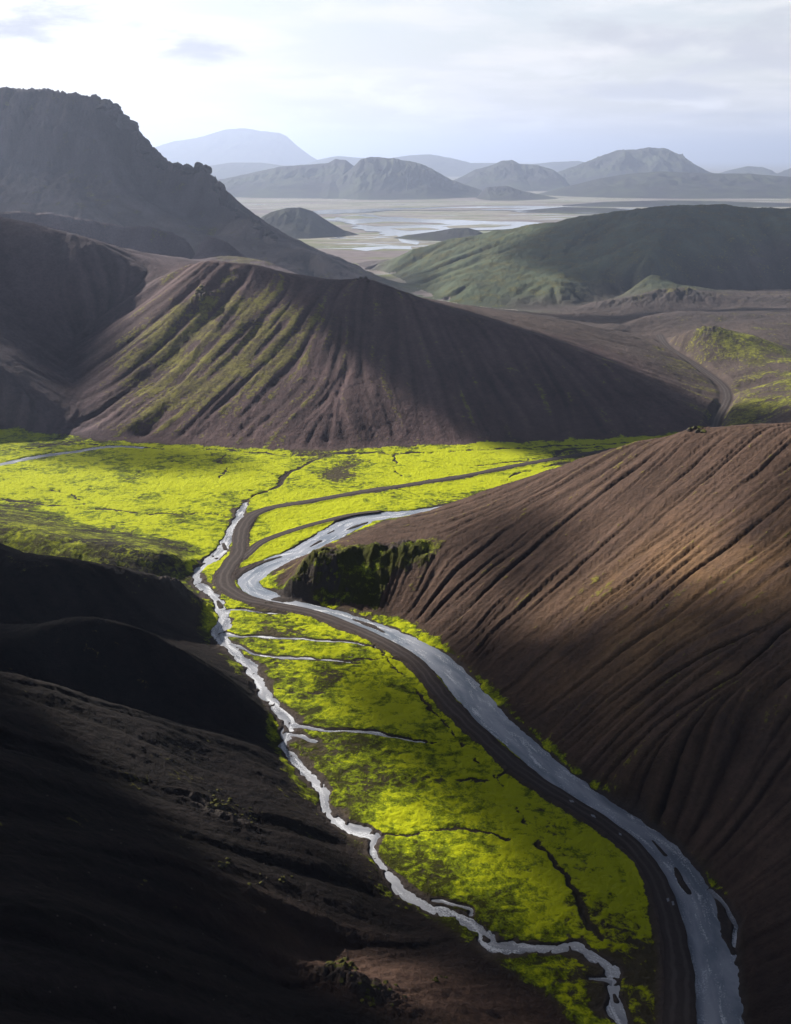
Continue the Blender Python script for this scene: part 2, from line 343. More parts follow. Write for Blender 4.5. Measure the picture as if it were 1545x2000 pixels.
DITCH = [smoothline(GW(l)) for l in (
   [(478,980,3.0),(500,966,3),(545,950,4),(556,930,5),(600,905,4),(640,889,4)],
   [(-300,868,4),(0,878,4),(150,866,3),(280,874,3),(430,878,4),(560,888,4),(700,885,4),(900,880,4),(1060,872,4),(1200,866,4),(1300,860,4)],
   [(440,888,1.8),(428,900,2),(442,912,1.6),(436,925,1.6),(428,932,1.4),(424,942,1)],
   [(560,1040,2.2),(620,1022,2.2),(700,1003,2.2),(760,998,2.6),(850,990,2)],
   [(770,886,2),(775,900,2),(768,915,2),(790,930,1.5)],
   [(1170,872,4),(1120,878,4),(1090,886,4),(1080,893,3)],[(1200,886,3),(1120,902,3),(1040,916,3),(1000,930,2),(990,938,1.5)],[(1060,896,2),(940,908,1.6),(860,903,1.2)],
   [(880,880,2),(800,884,2),(740,888,1.5)],
   [(690,1230,1.2),(740,1270,1.0),(800,1330,1.0),(850,1390,1.0),(890,1440,1.2),(930,1480,1.2),(990,1550,1.2),(1030,1620,1.4),(1090,1690,1.2),(1140,1760,1.0),(1170,1830,.5)],
   [(815,1447,1.0),(850,1450,0.9),(890,1440,1)],[(700,1292,.8),(760,1288,.8),(810,1296,.8)],[(540,1345,.8),(620,1352,.8),(680,1350,.8)],
   [(660,1630,.8),(760,1634,1.2),(850,1618,1.2),(930,1622,1.1),(1000,1642,1)],[(500,1165,1.2),(440,1160,1.2)],
   [(0,975,2.4),(100,985,2.2),(180,992,2),(300,1003,1.6),(400,1003,1.4),(455,1010,1)],[(0,940,1.2),(60,950,1.4),(130,962,1.0),(170,985,1)],
   [(1000,1500,1),(960,1520,1),(900,1525,.8)])]
ROAD = smoothline(GW([(1290,866,4),(1200,879,4.5),(1100,894,4.5),(1000,912,4.5),(900,932,4.5),(800,948,4.7),(700,963,5),(600,981,5),(540,991,5.2),(500,1004,6),(478,1024,6.6),(470,1050,6.6),(467,1080,7),(450,1105,7.5),(437,1130,7.8),(447,1152,7.6),(482,1172,6.6),(540,1184,6.2),(600,1196,6),(660,1216,6),
   (720,1241,5.8),(770,1267,5.8),(810,1295,5.8),(840,1330,5.8),(872,1372,5.8),(912,1412,5.8),(952,1450,5.8),(1002,1495,5.8),(1060,1535,5.8),(1120,1572,5.8),(1182,1612,5.8),(1240,1660,5.8),(1277,1710,5.8),(1302,1770,5.8),(1320,1850,7),(1327,1920,7.5),(1327,2010,8),(1325,2100,8)]), 8)
TRACK = smoothline(GW([(474,1092,4),(485,1082,4),(512,1060,4),(560,1041,4),(620,1023,4),(690,1006,3.5),(740,1000,3)]), 8)
BARS = [smoothline(GW(l)) for l in ([(1320,1694,.6),(1330,1718,2.4),(1346,1742,1.0)],[(893,1376,1),(906,1385,2.4),(916,1397,1.2)],[(690,1208,1.2),(725,1221,2.6),(750,1233,1.0)],
   [(458,1130,2.2),(472,1116,4.0),(510,1098,3.0),(548,1086,1.2)],[(678,1033,1.0),(700,1025,2.4),(718,1019,1)],[(606,1066,1),(626,1055,1.8)],[(640,1041,.8),(652,1035,1)],[(1400,1745,.5),(1418,1790,4),(1428,1830,4),(1432,1860,1)],
   [(1275,1640,.5),(1300,1668,.9)],[(436,1060,1),(441,1072,2)],[(425,1172,1.5),(432,1185,2.5)],[(395,1160,1),(400,1170,3.0)],[(556,1415,.5),(560,1428,1.6)],[(648,1586,.6),(655,1592,1.4)],[(945,1826,.6),(952,1834,1.4)],[(1200,1940,.5),(1204,1953,1.2)])]

def pldist(x, y, ln, maxd=60.0):
    """distance to a polyline with varying width; returns (distance / half width, distance)"""
    x = x.ravel(); y = y.ravel(); best = np.full(x.shape, 1e9); bw = np.full(x.shape, 1.0)
    lx0, lx1, ly0, ly1 = ln[:, 0].min() - maxd, ln[:, 0].max() + maxd, ln[:, 1].min() - maxd, ln[:, 1].max() + maxd
    idx = np.nonzero((x > lx0) & (x < lx1) & (y > ly0) & (y < ly1))[0]
    for a, b in zip(ln[:-1], ln[1:]):
        m = idx[(x[idx] > min(a[0], b[0]) - maxd) & (x[idx] < max(a[0], b[0]) + maxd)]
        m = m[(y[m] > min(a[1], b[1]) - maxd) & (y[m] < max(a[1], b[1]) + maxd)]
        if not len(m): continue
        dx, dy = b[0] - a[0], b[1] - a[1]; l2 = dx * dx + dy * dy + 1e-9
        t = np.clip(((x[m] - a[0]) * dx + (y[m] - a[1]) * dy) / l2, 0, 1)
        d = np.hypot(x[m] - a[0] - t * dx, y[m] - a[1] - t * dy); w = a[2] + (b[2] - a[2]) * t
        q = d < best[m]; mm = m[q]; best[mm] = d[q]; bw[mm] = w[q]
    return best, bw * 0.5

WATER_Z = -0.45
CLIFF_POLY = [P(*q) for q in [(524,1113,449),(545,1096,452),(622,1083,459),(699,1072,462),(738,1068,464),(780,1072,463)]] + [G(*q) for q in [(772,1120,12),(752,1165,4),(738,1192,1),(660,1180,1),(583,1156,1),(540,1146,1),(518,1134,0)]]
def terrain(X, Y, micro=True):
    """height and cover attributes at any ground points"""
    sh = X.shape; x = X.ravel(); y = Y.ravel()
    inn = sst(-325, -290, x) * sst(325, 290, x) * sst(1140, 1080, y) * sst(60, 75, y)
    h = samp(Zb, x, y, NX0, NY0, ND)
    fl = sst(0.25, 0.75, samp(flm, x, y, NX0, NY0, ND)) * (y < 900)
    la = samp(LA, x, y, *(A_[0], A_[2], A_[4])); lb = samp(LB, x, y, -330.0, 60.0, 2.5); ga = samp(GA, x, y, A_[0], A_[2], A_[4])
    lc = samp(LC, x, y, C_[0], C_[2], C_[4]); gc = samp(GC, x, y, C_[0], C_[2], C_[4])
    lf = samp(LF, x, y, F_A[0], F_A[2], F_A[4]) * sst(-98, -80, x) * sst(595, 560, y) * sst(182, 200, y) * (x < 328)
    steep = sst(0.10, 0.45, ga) * inn; steepc = sst(0.08, 0.35, gc)
    off = np.clip(h / 6.0, 0, 1) * (1 - fl)
    R = {r: samp(RW[rid[r]], x, y, NX0, NY0, RD) for r in RN}
    rillamp = 0.8 * (R['left_hill'] + R['brown_mound']) + 1.35 * R['right_hill'] + (1.0 - 0.78 * sst(-60, 40, x)) * R['central_hill'] + 1.0 * R['dark_hill'] + 0.5 * R['brown_hill'] + 0.6 * R['moss_knoll'] + 0.4 * R['moss_terrace'] + 0.8 * (R['mountain'] + R['near_ridge'] + R['green_hill'] + R['crag_ridge'])
    vg = lambda q: -np.maximum(q - 0.25, 0) ** 1.15 + 0.30 * np.maximum(-q, 0)
    rl_ = R['right_hill']; patch = 0.55 + 0.9 * sst(-0.35, 0.35, fbm(x, y, 55, 2, 13))
    dh = (0.52 * vg(la) * (1 - rl_) + 0.60 * vg(lf) * rl_ * patch + (0.07 * rl_ + 0.55 * (1 - rl_)) * vg(lb) * (1.6 - 0.6 * rl_) * patch) * steep * rillamp * off
    dh += 5.0 * vg(lc) * steepc * np.clip(rillamp, 0, 1) * off * sst(500, 1300, y + np.abs(x) * 0.6)
    h = h + dh * (1 - 0.8 * inpoly(x, y, CLIFF_POLY))
    # broad unevenness of the slopes
    h += off * (1.6 * fbm(x, y, 45, 4, 11) + 0.5 * fbm(x, y, 9, 4, 12)) * (1 + 2.0 * farw_at(y))
    # craggy rock: mountain face, cliff under the right spur, dark crag
    crag = np.zeros_like(x); nzc = fbm(x, y, 8, 3, 7)
    mt = R['mountain'] * sst(90, 200, h)
    crag += 0.3 * mt
    h += mt * (17 * np.abs(fbm(x, y, 120, 6, 21, 0.6)) - 6 + 13 * sst(60, 200, h) * (fbm(x, y, 36, 5, 23, 0.62, True) - 0.45) + 5 * fbm(x, y, 12, 3, 24))
    cl_d, _ = pldist(x, y, np.array([P(*q) for q in [(524,1113,449),(545,1099,450),(622,1086,456),(699,1075,460),(738,1071,462),(808,1072,460)]]) * np.array([1, 1, 0]) + np.array([0, 0, 2.0]), 40)
    cl = sst(16, 3, cl_d + 4 * fbm(x, y, 9, 3, 5)) * sst(1.0, 5.0, h) * (y < 470)
    jx = x + 3 * nzc; jy = y + 3 * fbm(x, y, 8, 3, 8)
    cl = np.maximum(cl, inpoly(jx, jy, CLIFF_POLY) * 0.95 * sst(0.3, 1.5, h))
    crag = np.maximum(crag, cl)
    h += cl * (3.6 * fbm(x, y, 11, 5, 22, 0.6, True) - 1.4 + 1.2 * nzc) * sst(0.2, 6, h)
    for (cx_, cy_, rx_, ry_, am) in CRAGS:
        q = np.exp(-(((x - cx_) / rx_) ** 2 + ((y - cy_) / ry_) ** 2)); crag = np.maximum(crag, sst(0.25, 0.8, q))
        h += am * q * (0.35 + 1.0 * fbm(x, y, rx_ * 0.5, 6, 31, 0.62, True))
    # valley floor: gentle moss relief, then the channels
    near = sst(1100, 700, y)
    h += fl * (0.9 * fbm(x, y, 34, 4, 41) + 0.42 * fbm(x, y * 1.4, 6, 3, 42) + 0.16 * fbm(x, y, 1.8, 2, 43)) * near
    wet = np.zeros_like(x); chan = np.zeros_like(x); ditch = np.zeros_like(x); dark = np.zeros_like(x)
    nz = fbm(x, y, 7, 4, 51); nz2 = fbm(x, y, 22, 3, 52)
    nzi = 0.55 * fbm(x, y * 0.7, 4.5, 3, 55) + 0.6 * fbm(x, y * 0.7, 2.0, 2, 56); dl, wl = pldist(x, y, LEFTWATER)
    rd, rw = pldist(x, y, ROAD); dist_r, w_r = pldist(x, y, RIVER)
    wx = x + 2.2 * fbm(x, y, 14, 3, 53); wy = y + 3.0 * fbm(x, y, 14, 3, 54); ds, ws = pldist(wx, wy, STREAM); ws = ws * 0.66 + 0.35 * nzi
    for d, w, am, gv in ((dist_r, w_r, 0.13, 2.2), (ds, ws, 0.30, 3.4), (dl, wl, 0.25, 1.6)):
        w2 = w * (1 + am * 2.2 * nz + am * nz2) + 0.2
        bed = sst(w2 + 1.3, w2 - 0.8, d)
        h = h * (1 - sst(w2 + 4, w2, d) * 0.9) - bed * (1.15 + (2.0 * nzi if am > .25 else 0.35 * nz))
        wet = np.maximum(wet, sst(w2 + 2.2, w2, d))
        chan = np.maximum(chan, sst(w + np.maximum(gv * (1 + 2.2 * nz2 + nz), 0.3), w - 0.5, d))
    for b in BARS:
        d, w = pldist(x, y, b, 30); w2 = w * (1 + 0.8 * nz); h = np.where(d < w2 + 1.5, np.maximum(h, -1.3 + 1.15 * sst(w2 + 1.2, w2 - 0.3, d) + 0.2 * nzi), h); chan = np.maximum(chan, sst(w2 + 1.5, w2, d))
    for b in BROOKS:
        d, w = pldist(wx, wy, b, 30); w2 = w * (0.8 + 0.9 * nz)
        h = h * (1 - sst(w2 + 2, w2, d) * 0.9) - sst(w2 + 0.8, w2 - 0.3, d) * 0.9; chan = np.maximum(chan, sst(w + 1.2, w, d) * 0.8)
        wet = np.maximum(wet, sst(w2 + 1, w2, d))
    for b in DITCH:
        d, w = pldist(x + 2.2 * nz + 4 * nz2, y + 2.2 * nz - 4 * nz2, b, 40); w2 = w * 0.5 * (1 + 1.6 * nz + 1.2 * nz2); vis = sst(-0.45, 0.1, nz2 + 0.6 * nz)
        ditch = np.maximum(ditch, 0.85 * vis * sst(w2 + 1.1, w2 - 0.5, d)); h = h - 0.55 * vis * sst(w2 + 1.0, w2 - 0.5, d) * fl
    # roadbed
    tdist, tw = pldist(x, y, TRACK)
    keep = 1 - sst(w_r + 1.2, w_r - 0.6, dist_r)
    for d, w, z_ in ((rd, rw, 0.55), (tdist, tw, 0.5)):
        k = sst(w + 2.6, w + 0.4, d) * fl * keep; h = h * (1 - k) + z_ * k
    verge = keep * np.maximum(sst(rw + np.maximum(2.4 + 3.5 * nz2 + 1.5 * nz, 0.5), rw + 0.2, rd), sst(tw + 1.4, tw, tdist))
    # road over the pass
    pd, pw = pldist(x, y, PASSROAD); k = sst(pw + 7, pw + 1.0, pd)
    if k.max() > 0: h = h * (1 - k) + passz(y) * k
    verge = np.maximum(verge, sst(pw + np.maximum(2.5 + 2 * nz2, 0.4), pw, pd))
    if micro: h += (1 - fl) * 0.30 * fbm(x, y, 2.4, 3, 61) * near * (1 - np.maximum(k, 0))
    A = dict(fl=fl, la=(la * (1 - rl_) + lf * rl_) * inn + lc * (1 - inn), steep=steep * inn + steepc * (1 - inn), chan=chan, wet=wet, ditch=ditch, verge=verge, crag=crag, h=h, R=R, dr=dist_r, lb=lb * inn)
    return h.reshape(sh), A
def farw_at(y): return sst(900, 1800, y)
PASSROAD = smoothline([(q[0], q[1], 6.5) for q in [G(1384,852,0)] + PASS], 6)
_py = np.array([q[1] for q in [G(1384,852,0)] + PASS]); _pz = np.array([q[2] for q in [G(1384,852,0)] + PASS]) + 0.6
def passz(y): return np.interp(y, _py, _pz)
CRAGS = []
for (a, b, z, rx_, ry_, am) in [(660,1915,24,7,5,3.2),(720,1950,21,8,5,2.5),(430,1580,30,9,6,2.5),(1360,836,None,5,3,2),(1385,640,None,16,14,3.5),(1250,592,None,70,30,7),(1330,583,None,50,25,4),(395,575,None,8,8,6),(345,1135,None,14,9,4)]:
    if z is not None: q = G(a, b, z)
    else: q = P(a, b, {1360: 452, 1385: 1010, 1250: 1400, 1330: 1400, 395: 905, 345: 434}[a])
    CRAGS.append((q[0], q[1], rx_, ry_, am))

# ------------------------------------------------------------------ materials
def newmat(name):
    m = bpy.data.materials.new(name); m.use_nodes = True; nt = m.node_tree; nt.nodes.clear()
    o = nn(nt, 'ShaderNodeOutputMaterial'); b = nn(nt, 'ShaderNodeBsdfPrincipled'); nt.links.new(b.outputs[0], o.inputs[0])
    b.inputs['Specular IOR Level'].default_value = 0.2
    return m, nt, b
def geo(nt): return nn(nt, 'ShaderNodeNewGeometry').outputs['Position']
def noise(nt, vec, scale, detail=4, rough=0.55, dist=0.0, stretch=None):
    if stretch:
        mp = nn(nt, 'ShaderNodeMapping'); mp.inputs['Scale'].default_value = stretch; nt.links.new(vec, mp.inputs[0]); vec = mp.outputs[0]
    n = nn(nt, 'ShaderNodeTexNoise', i_Scale=scale, i_Detail=detail, i_Roughness=rough, i_Distortion=dist); nt.links.new(vec, n.inputs['Vector']); return n.outputs[0]
def terrain_material(bumpdist=1.0):
    m, nt, b = newmat('terrain')
    pos = geo(nt)
    att = nn(nt, 'ShaderNodeAttribute', attribute_name='col'); base = att.outputs['Color']
    a2 = nn(nt, 'ShaderNodeAttribute', attribute_name='mos'); mos = a2.outputs['Fac']
    a3 = nn(nt, 'ShaderNodeAttribute', attribute_name='lus_shade'); lus_shade = a3.outputs['Fac']      # how lush and bright the moss is, with some shade painted in
    n1 = noise(nt, pos, 0.35, 7, 0.68, 0.3); n2 = noise(nt, pos, 0.045, 6, 0.62, 0.5); n3 = noise(nt, pos, 1.6, 5, 0.65)
    mm = mth(nt, 'ADD', mos, mth(nt, 'MULTIPLY', mth(nt, 'SUBTRACT', n1, 0.5), 1.5)); mm = mth(nt, 'ADD', mm, mth(nt, 'MULTIPLY', mth(nt, 'SUBTRACT', n2, 0.5), 0.8))
    mk = smooth(nt, mm, 0.38, 0.62)
    mossdark = (0.040, 0.043, 0.006); mosslit = (0.395, 0.435, 0.007); mossmid = (0.152, 0.195, 0.005)
    ns = noise(nt, pos, 0.12, 5, 0.62, 0.8, (0.85, 1.15, 1))
    t = mth(nt, 'ADD', mth(nt, 'MULTIPLY', mth(nt, 'SUBTRACT', n2, 0.5), 1.6), mth(nt, 'MULTIPLY', mth(nt, 'SUBTRACT', n3, 0.5), 1.3)); t = mth(nt, 'ADD', t, mth(nt, 'MULTIPLY', mth(nt, 'SUBTRACT', ns, 0.5), 2.7)); t = mth(nt, 'ADD', t, mth(nt, 'MULTIPLY', mth(nt, 'SUBTRACT', n1, 0.5), 2.3)); t = mth(nt, 'ADD', t, lus_shade)
    mc = mixc(nt, smooth(nt, t, 0.05, 0.55), mossdark, mossmid); mc = mixc(nt, smooth(nt, t, 0.5, 1.0), mc, mosslit)
    oli = nn(nt, 'ShaderNodeAttribute', attribute_name='oli').outputs['Fac']
    mc = mixc(nt, mth(nt, 'MULTIPLY', oli, 0.85), mc, mixc(nt, smooth(nt, t, 0.0, 0.8), (0.085, 0.075, 0.022), (0.20, 0.185, 0.030)))
    mk = mth(nt, 'MULTIPLY', mk, mth(nt, 'SUBTRACT', 1.0, mth(nt, 'MULTIPLY', oli, 0.35)))
    bs = mixc(nt, smooth(nt, n1, 0.3, 0.7), base, mixc(nt, 1.0, base, (1.45, 1.38, 1.35), 'MULTIPLY'))
    bs = mixc(nt, smooth(nt, n3, 0.62, 0.75, 0, 0.5), bs, mixc(nt, 1.0, base, (2.0, 1.8, 1.7), 'MULTIPLY'))
    nt.links.new(mixc(nt, mk, bs, mc), b.inputs['Base Color'])
    b.inputs['Roughness'].default_value = 0.95; b.inputs['Specular IOR Level'].default_value = 0.08
    hh = mth(nt, 'ADD', mth(nt, 'MULTIPLY', n1, 1.4), mth(nt, 'MULTIPLY', n3, 0.35)); hh = mth(nt, 'ADD', hh, mth(nt, 'MULTIPLY', mk, 0.35))
    bp = nn(nt, 'ShaderNodeBump', i_Strength=0.8, i_Distance=bumpdist); nt.links.new(hh, bp.inputs['Height']); nt.links.new(bp.outputs[0], b.inputs['Normal'])
    return m
MT = terrain_material(1.3)
def plain_material():
    m, nt, b = newmat('plain'); pos = geo(nt)
    n1 = noise(nt, pos, 0.0016, 8, 0.6, 0.8, (0.45, 1.6, 1)); n2 = noise(nt, pos, 0.006, 6, 0.6, 0.3, (0.5, 1.4, 1)); n3 = noise(nt, pos, 0.03, 5, 0.6)
    c = mixc(nt, smooth(nt, n1, 0.4, 0.6), (0.20, 0.17, 0.175), (0.30, 0.29, 0.24)); c = mixc(nt, smooth(nt, n2, 0.5, 0.62), c, (0.17, 0.19, 0.09)); c = mixc(nt, smooth(nt, n3, 0.3, 0.7, 0, 0.4), c, (0.07, 0.06, 0.06))
    n4 = noise(nt, pos, 0.0030, 6, 0.5, 0.9, (0.30, 1.5, 1)); ch = smooth(nt, mth(nt, 'ABSOLUTE', mth(nt, 'SUBTRACT', n4, 0.5)), 0.006, 0.014, 1.0, 0.0)
    ch = mth(nt, 'MULTIPLY', ch, smooth(nt, n1, 0.40, 0.52))
    c = mixc(nt, ch, c, (0.26, 0.28, 0.31)); nt.links.new(c, b.inputs['Base Color']); nt.links.new(mth(nt, 'SUBTRACT', 1.0, mth(nt, 'MULTIPLY', ch, 0.85)), b.inputs['Roughness']); nt.links.new(mth(nt, 'ADD', 0.05, mth(nt, 'MULTIPLY', ch, 0.8)), b.inputs['Specular IOR Level'])
    return m
PM = plain_material()
def water_material(name, c1_, c2_, foam=0.0, rough=0.10, bump=0.10):
    """ripples, eddies and foam drawn out along the flow"""
    m, nt, b = newmat(name); fl_ = nn(nt, 'ShaderNodeAttribute', attribute_name='flow').outputs['Vector']; pos = geo(nt)
    n1 = noise(nt, fl_, 0.35, 6, 0.62, 0.6, (0.22, 1.0, 1)); n2 = noise(nt, fl_, 0.10, 4, 0.6, 0.4, (0.35, 1.3, 1)); n3 = noise(nt, pos, 1.9, 4, 0.65)
    c = mixc(nt, smooth(nt, n2, 0.36, 0.64), c1_, c2_)
    f_ = smooth(nt, mth(nt, 'ADD', mth(nt, 'MULTIPLY', n1, 0.62), mth(nt, 'MULTIPLY', n3, 0.38)), 0.56 - foam, 0.68 - foam)
    c = mixc(nt, f_, c, (0.60, 0.62, 0.67))
    nt.links.new(c, b.inputs['Base Color']); nt.links.new(mth(nt, 'ADD', rough, mth(nt, 'MULTIPLY', f_, 0.5)), b.inputs['Roughness']); b.inputs['IOR'].default_value = 1.33; b.inputs['Specular IOR Level'].default_value = 0.75
    bp = nn(nt, 'ShaderNodeBump', i_Strength=0.7, i_Distance=bump); nt.links.new(mth(nt, 'ADD', n1, n3), bp.inputs['Height']); nt.links.new(bp.outputs[0], b.inputs['Normal'])
    return m

def mesh_obj(name, verts, faces, mat=None, smooth_=True, attrs=None):
    me = bpy.data.meshes.new(name); V = np.asarray(verts, np.float32); F = np.asarray(faces, np.int32)
    me.vertices.add(len(V)); me.vertices.foreach_set('co', V.ravel())
    k = F.shape[1]; me.loops.add(F.size); me.loops.foreach_set('vertex_index', F.ravel())
    me.polygons.add(len(F)); me.polygons.foreach_set('loop_start', np.arange(0, F.size, k, dtype=np.int32)); me.polygons.foreach_set('loop_total', np.full(len(F), k, np.int32))
    me.update(calc_edges=True); me.polygons.foreach_set('use_smooth', np.full(len(F), smooth_))
    for an, av in (attrs or {}).items():
        if av.ndim == 2:
            a = me.color_attributes.new(an, 'FLOAT_COLOR', 'POINT'); a.data.foreach_set('color', np.c_[av, np.ones(len(av))].astype(np.float32).ravel())
        else:
            a = me.attributes.new(an, 'FLOAT', 'POINT'); a.data.foreach_set('value', av.astype(np.float32))
    if mat: me.materials.append(mat)
    o = bpy.data.objects.new(name, me); scn.collection.objects.link(o); return o
def struct(o, kind='structure'):
    o['kind'] = kind; return o
def gridfaces(r, c):
    i = np.arange(r * c).reshape(r, c); return np.stack([i[:-1, :-1], i[:-1, 1:], i[1:, 1:], i[1:, :-1]], -1)

# ------------------------------------------------------------------ the terrain: a grid whose cells grow with distance
QUALITY = 1.0
u_in = np.linspace(-0.43, 0.43, int(1150 * QUALITY)); 
def ext(a, b, n, d0):
    t = np.linspace(0, 1, n + 1)[1:]; return a + (b - a) * t ** 1.6
u = np.r_[ext(-0.43, -1.3, int(150 * QUALITY), 0)[::-1], u_in, ext(0.43, 1.1, int(110 * QUALITY), 0)]
ynear = np.geomspace(62, 1500, int(1500 * QUALITY)); yfar = np.geomspace(1500, 2900, int(240 * QUALITY))[1:]
yy = np.r_[np.linspace(5, 62, 40)[:-1], ynear, yfar]
U, YY = np.meshgrid(u, yy); XX = U * (YY + 72)
HH, A = terrain(XX, YY)
print('terrain', time.time() - T0, HH.shape)
x, y, h = XX.ravel(), YY.ravel(), A['h']
R = A['R']
def reg(**k): return sum(R[a] * b for a, b in k.items())
# ground colour by landform, with some sunlight painted in on the right hill
base = np.zeros((len(x), 3))
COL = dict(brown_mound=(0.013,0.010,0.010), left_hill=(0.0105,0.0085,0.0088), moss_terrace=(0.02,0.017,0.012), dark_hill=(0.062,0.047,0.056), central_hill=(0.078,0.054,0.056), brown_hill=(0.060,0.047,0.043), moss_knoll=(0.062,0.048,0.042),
           crag_ridge=(0.052,0.043,0.042), green_hill=(0.055,0.072,0.045), mountain=(0.075,0.066,0.072), near_ridge=(0.085,0.068,0.078), right_hill=(0.056,0.037,0.029))
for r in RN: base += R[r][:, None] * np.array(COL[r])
v = fbm(x, y, 60, 4, 71); base *= (1 + 0.45 * v + 0.3 * fbm(x, y, 8, 4, 72) * (y < 1200))[:, None]
painted_sunlight = np.clip(1.1 * np.exp(-(((x - 105) / 50) ** 2 + ((y - 345) / 45) ** 2)) * (0.6 + 1.2 * fbm(x, y, 25, 3, 75) + 0.35 * np.clip(A['la'], -1, 2)), 0, 1)[:, None] * R['right_hill'][:, None]  # golden sunlight on the middle slope, put into the ground colour as a tint
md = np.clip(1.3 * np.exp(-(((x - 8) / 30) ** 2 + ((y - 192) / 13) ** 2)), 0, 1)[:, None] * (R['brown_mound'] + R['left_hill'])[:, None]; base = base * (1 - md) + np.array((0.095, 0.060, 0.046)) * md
base = base * (1 - painted_sunlight) + np.array((0.15, 0.092, 0.050)) * painted_sunlight
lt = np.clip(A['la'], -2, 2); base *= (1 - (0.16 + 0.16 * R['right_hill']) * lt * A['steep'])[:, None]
q = A['fl']; base = base * (1 - q[:, None]) + np.array((0.05, 0.042, 0.024)) * q[:, None]
g = np.maximum(A['chan'], A['verge'])[:, None]; base = base * (1 - g) + np.array((0.055, 0.044, 0.042)) * g
w = A['wet'][:, None]; base = base * (1 - w) + np.array((0.045, 0.038, 0.036)) * w
dd = np.maximum(A['ditch'] * A['fl'], 0)[:, None]; base = base * (1 - dd) + np.array((0.022, 0.018, 0.016)) * dd
cg = (A['crag'] * 0.75)[:, None]; base = base * (1 - cg) + np.array((0.045, 0.040, 0.039)) * cg
# moss cover
big = fbm(x, y, 95, 4, 81); mid = fbm(x, y, 24, 4, 82)
def blob(px, py, Yd, rx_, ry_):
    c = P(px, py, Yd) if Yd else G(px, py); return np.exp(-(((x - c[0]) / rx_) ** 2 + ((y - c[1]) / ry_) ** 2))
mos = np.zeros_like(x)
mos += R['central_hill'] * (0.56 * np.clip(blob(330, 720, 830, 70, 75) + 0.8 * blob(450, 730, 830, 80, 60) + 0.9 * blob(500, 660, 875, 45, 40) + 0.6 * blob(200, 840, 750, 60, 20) + 0.5 * blob(250, 640, 880, 45, 40), 0, 1.1) + 0.45 * mid - 0.2 * lt - 0.1 * A['lb'])
mos += R['moss_knoll'] * (1.15 * np.clip(blob(1400, 690, 930, 85, 120) + blob(1430, 810, 780, 35, 40), 0, 1) + 0.4 * mid - 0.1 * lt)
mos += R['brown_hill'] * (0.5 * blob(1330, 720, 930, 30, 130) + 0.35 * mid - 0.1 * lt)
mos += R['green_hill'] * (0.45 + 0.5 * mid)
mos += R['crag_ridge'] * (0.25 + 0.6 * mid) * sst(5, 25, h)
mos += R['mountain'] * (0.10 + 0.8 * mid + 0.5 * big) + R['near_ridge'] * (0.05 + 0.7 * mid + 0.4 * big + 0.6 * blob(470, 500, 1290, 60, 60))
mos += R['moss_terrace'] * (0.62 + 0.5 * mid)
mos += R['right_hill'] * (0.10 + 0.35 * mid - 0.16 * lt + (0.25 + 1.4 * mid) * np.exp(-(h / 1.3) ** 2) + A['crag'] * (0.85 + 0.9 * mid + 0.9 * sst(7, 2, h)))
mos += R['left_hill'] * (0.06 + 0.6 * mid + 0.75 * np.exp(-(h / 2.5) ** 2))
dln = pldist(x, y, DITCH[9], 60)[0]; bare = 0.30 * sst(30, 2, dln + 14 * mid) * sst(360, 270, y) + 0.55 * np.exp(-((x - 62) / 17) ** 2 - ((y - 205) / 34) ** 2)
mos = mos * (1 - q) + q * (0.86 - bare + 0.75 * big + 0.45 * mid - 1.1 * A['ditch'])
mos -= 1.3 * np.maximum(A['chan'], A['verge'] * 0.9)
mos = np.clip(mos, -1, 1.4)
nearq = sst(420, 250, y)  # near moss is greener and darker, with cloud shade put into its colour
lus_shade = 0.12 + 0.62 * q + q * 0.85 * big - 0.30 * q * nearq + 0.5 * q * mid + 0.12 * R['moss_terrace'] - 0.12 * (1 - q) * R['green_hill']
lus_shade -= q * 0.25 * blob(300, 900, None, 110, 45) + 0.22 * (R['mountain'] + R['near_ridge'] + R['green_hill']) - 0.15 * R['moss_knoll'] - 0.34 * R['central_hill'] - 0.2 * R['right_hill'] * (1 - A['crag']) + 0.3 * A['crag'] * R['right_hill'] - 0.1 * R['moss_knoll'] - 0.75 * q * bare  # shaded band on the far left floor painted in as duller moss
lus_shade -= q * 0.35 * np.exp(-((rdv := pldist(x, y, STREAM)[0]) / 9) ** 2) * 0.6
oli = np.clip((1 - q) * (1 - R['moss_terrace'] * 0.7) * (1 - 0.45 * R['moss_knoll']) * (1 - A['crag'] * R['right_hill']) * sst(1.0, 5.0, h), 0, 1)
R_ = np.argmax(np.stack([R[r] for r in RN], 1), 1).reshape(XX.shape)
flr = (A['fl'].reshape(XX.shape) > 0.5)
plainm = (HH < 1.2) & (YY > 1250) & ~flr
V = np.stack([XX.ravel(), YY.ravel(), HH.ravel()], 1)
F = gridfaces(*XX.shape)
lab = R_[:-1, :-1].copy(); lab[flr[:-1, :-1]] = 100; lab[plainm[:-1, :-1]] = 101
NAMES = {rid[r]: r for r in RN}; NAMES[100] = 'valley_floor'; NAMES[101] = 'outwash_plain'
PRETTY = dict(brown_mound='brown_mound', left_hill='foreground_hills', moss_terrace='moss_terrace', dark_hill='dark_hill', central_hill='central_hill', brown_hill='brown_hill', moss_knoll='mossy_hill', crag_ridge='crag_ridge_hill',
              green_hill='green_hill', mountain='mountain', near_ridge='ridge_hill', right_hill='rilled_hill')
for k in np.unique(lab):
    f = F[lab == k].reshape(-1, 4); used, inv = np.unique(f, return_inverse=True)
    nm = NAMES[k]; nm = PRETTY.get(nm, nm)
    struct(mesh_obj(nm, V[used], inv.reshape(-1, 4), PM if nm == 'outwash_plain' else MT, True, dict(col=base[used], mos=mos[used], lus_shade=lus_shade[used], oli=oli[used])))
print('meshes', time.time() - T0)

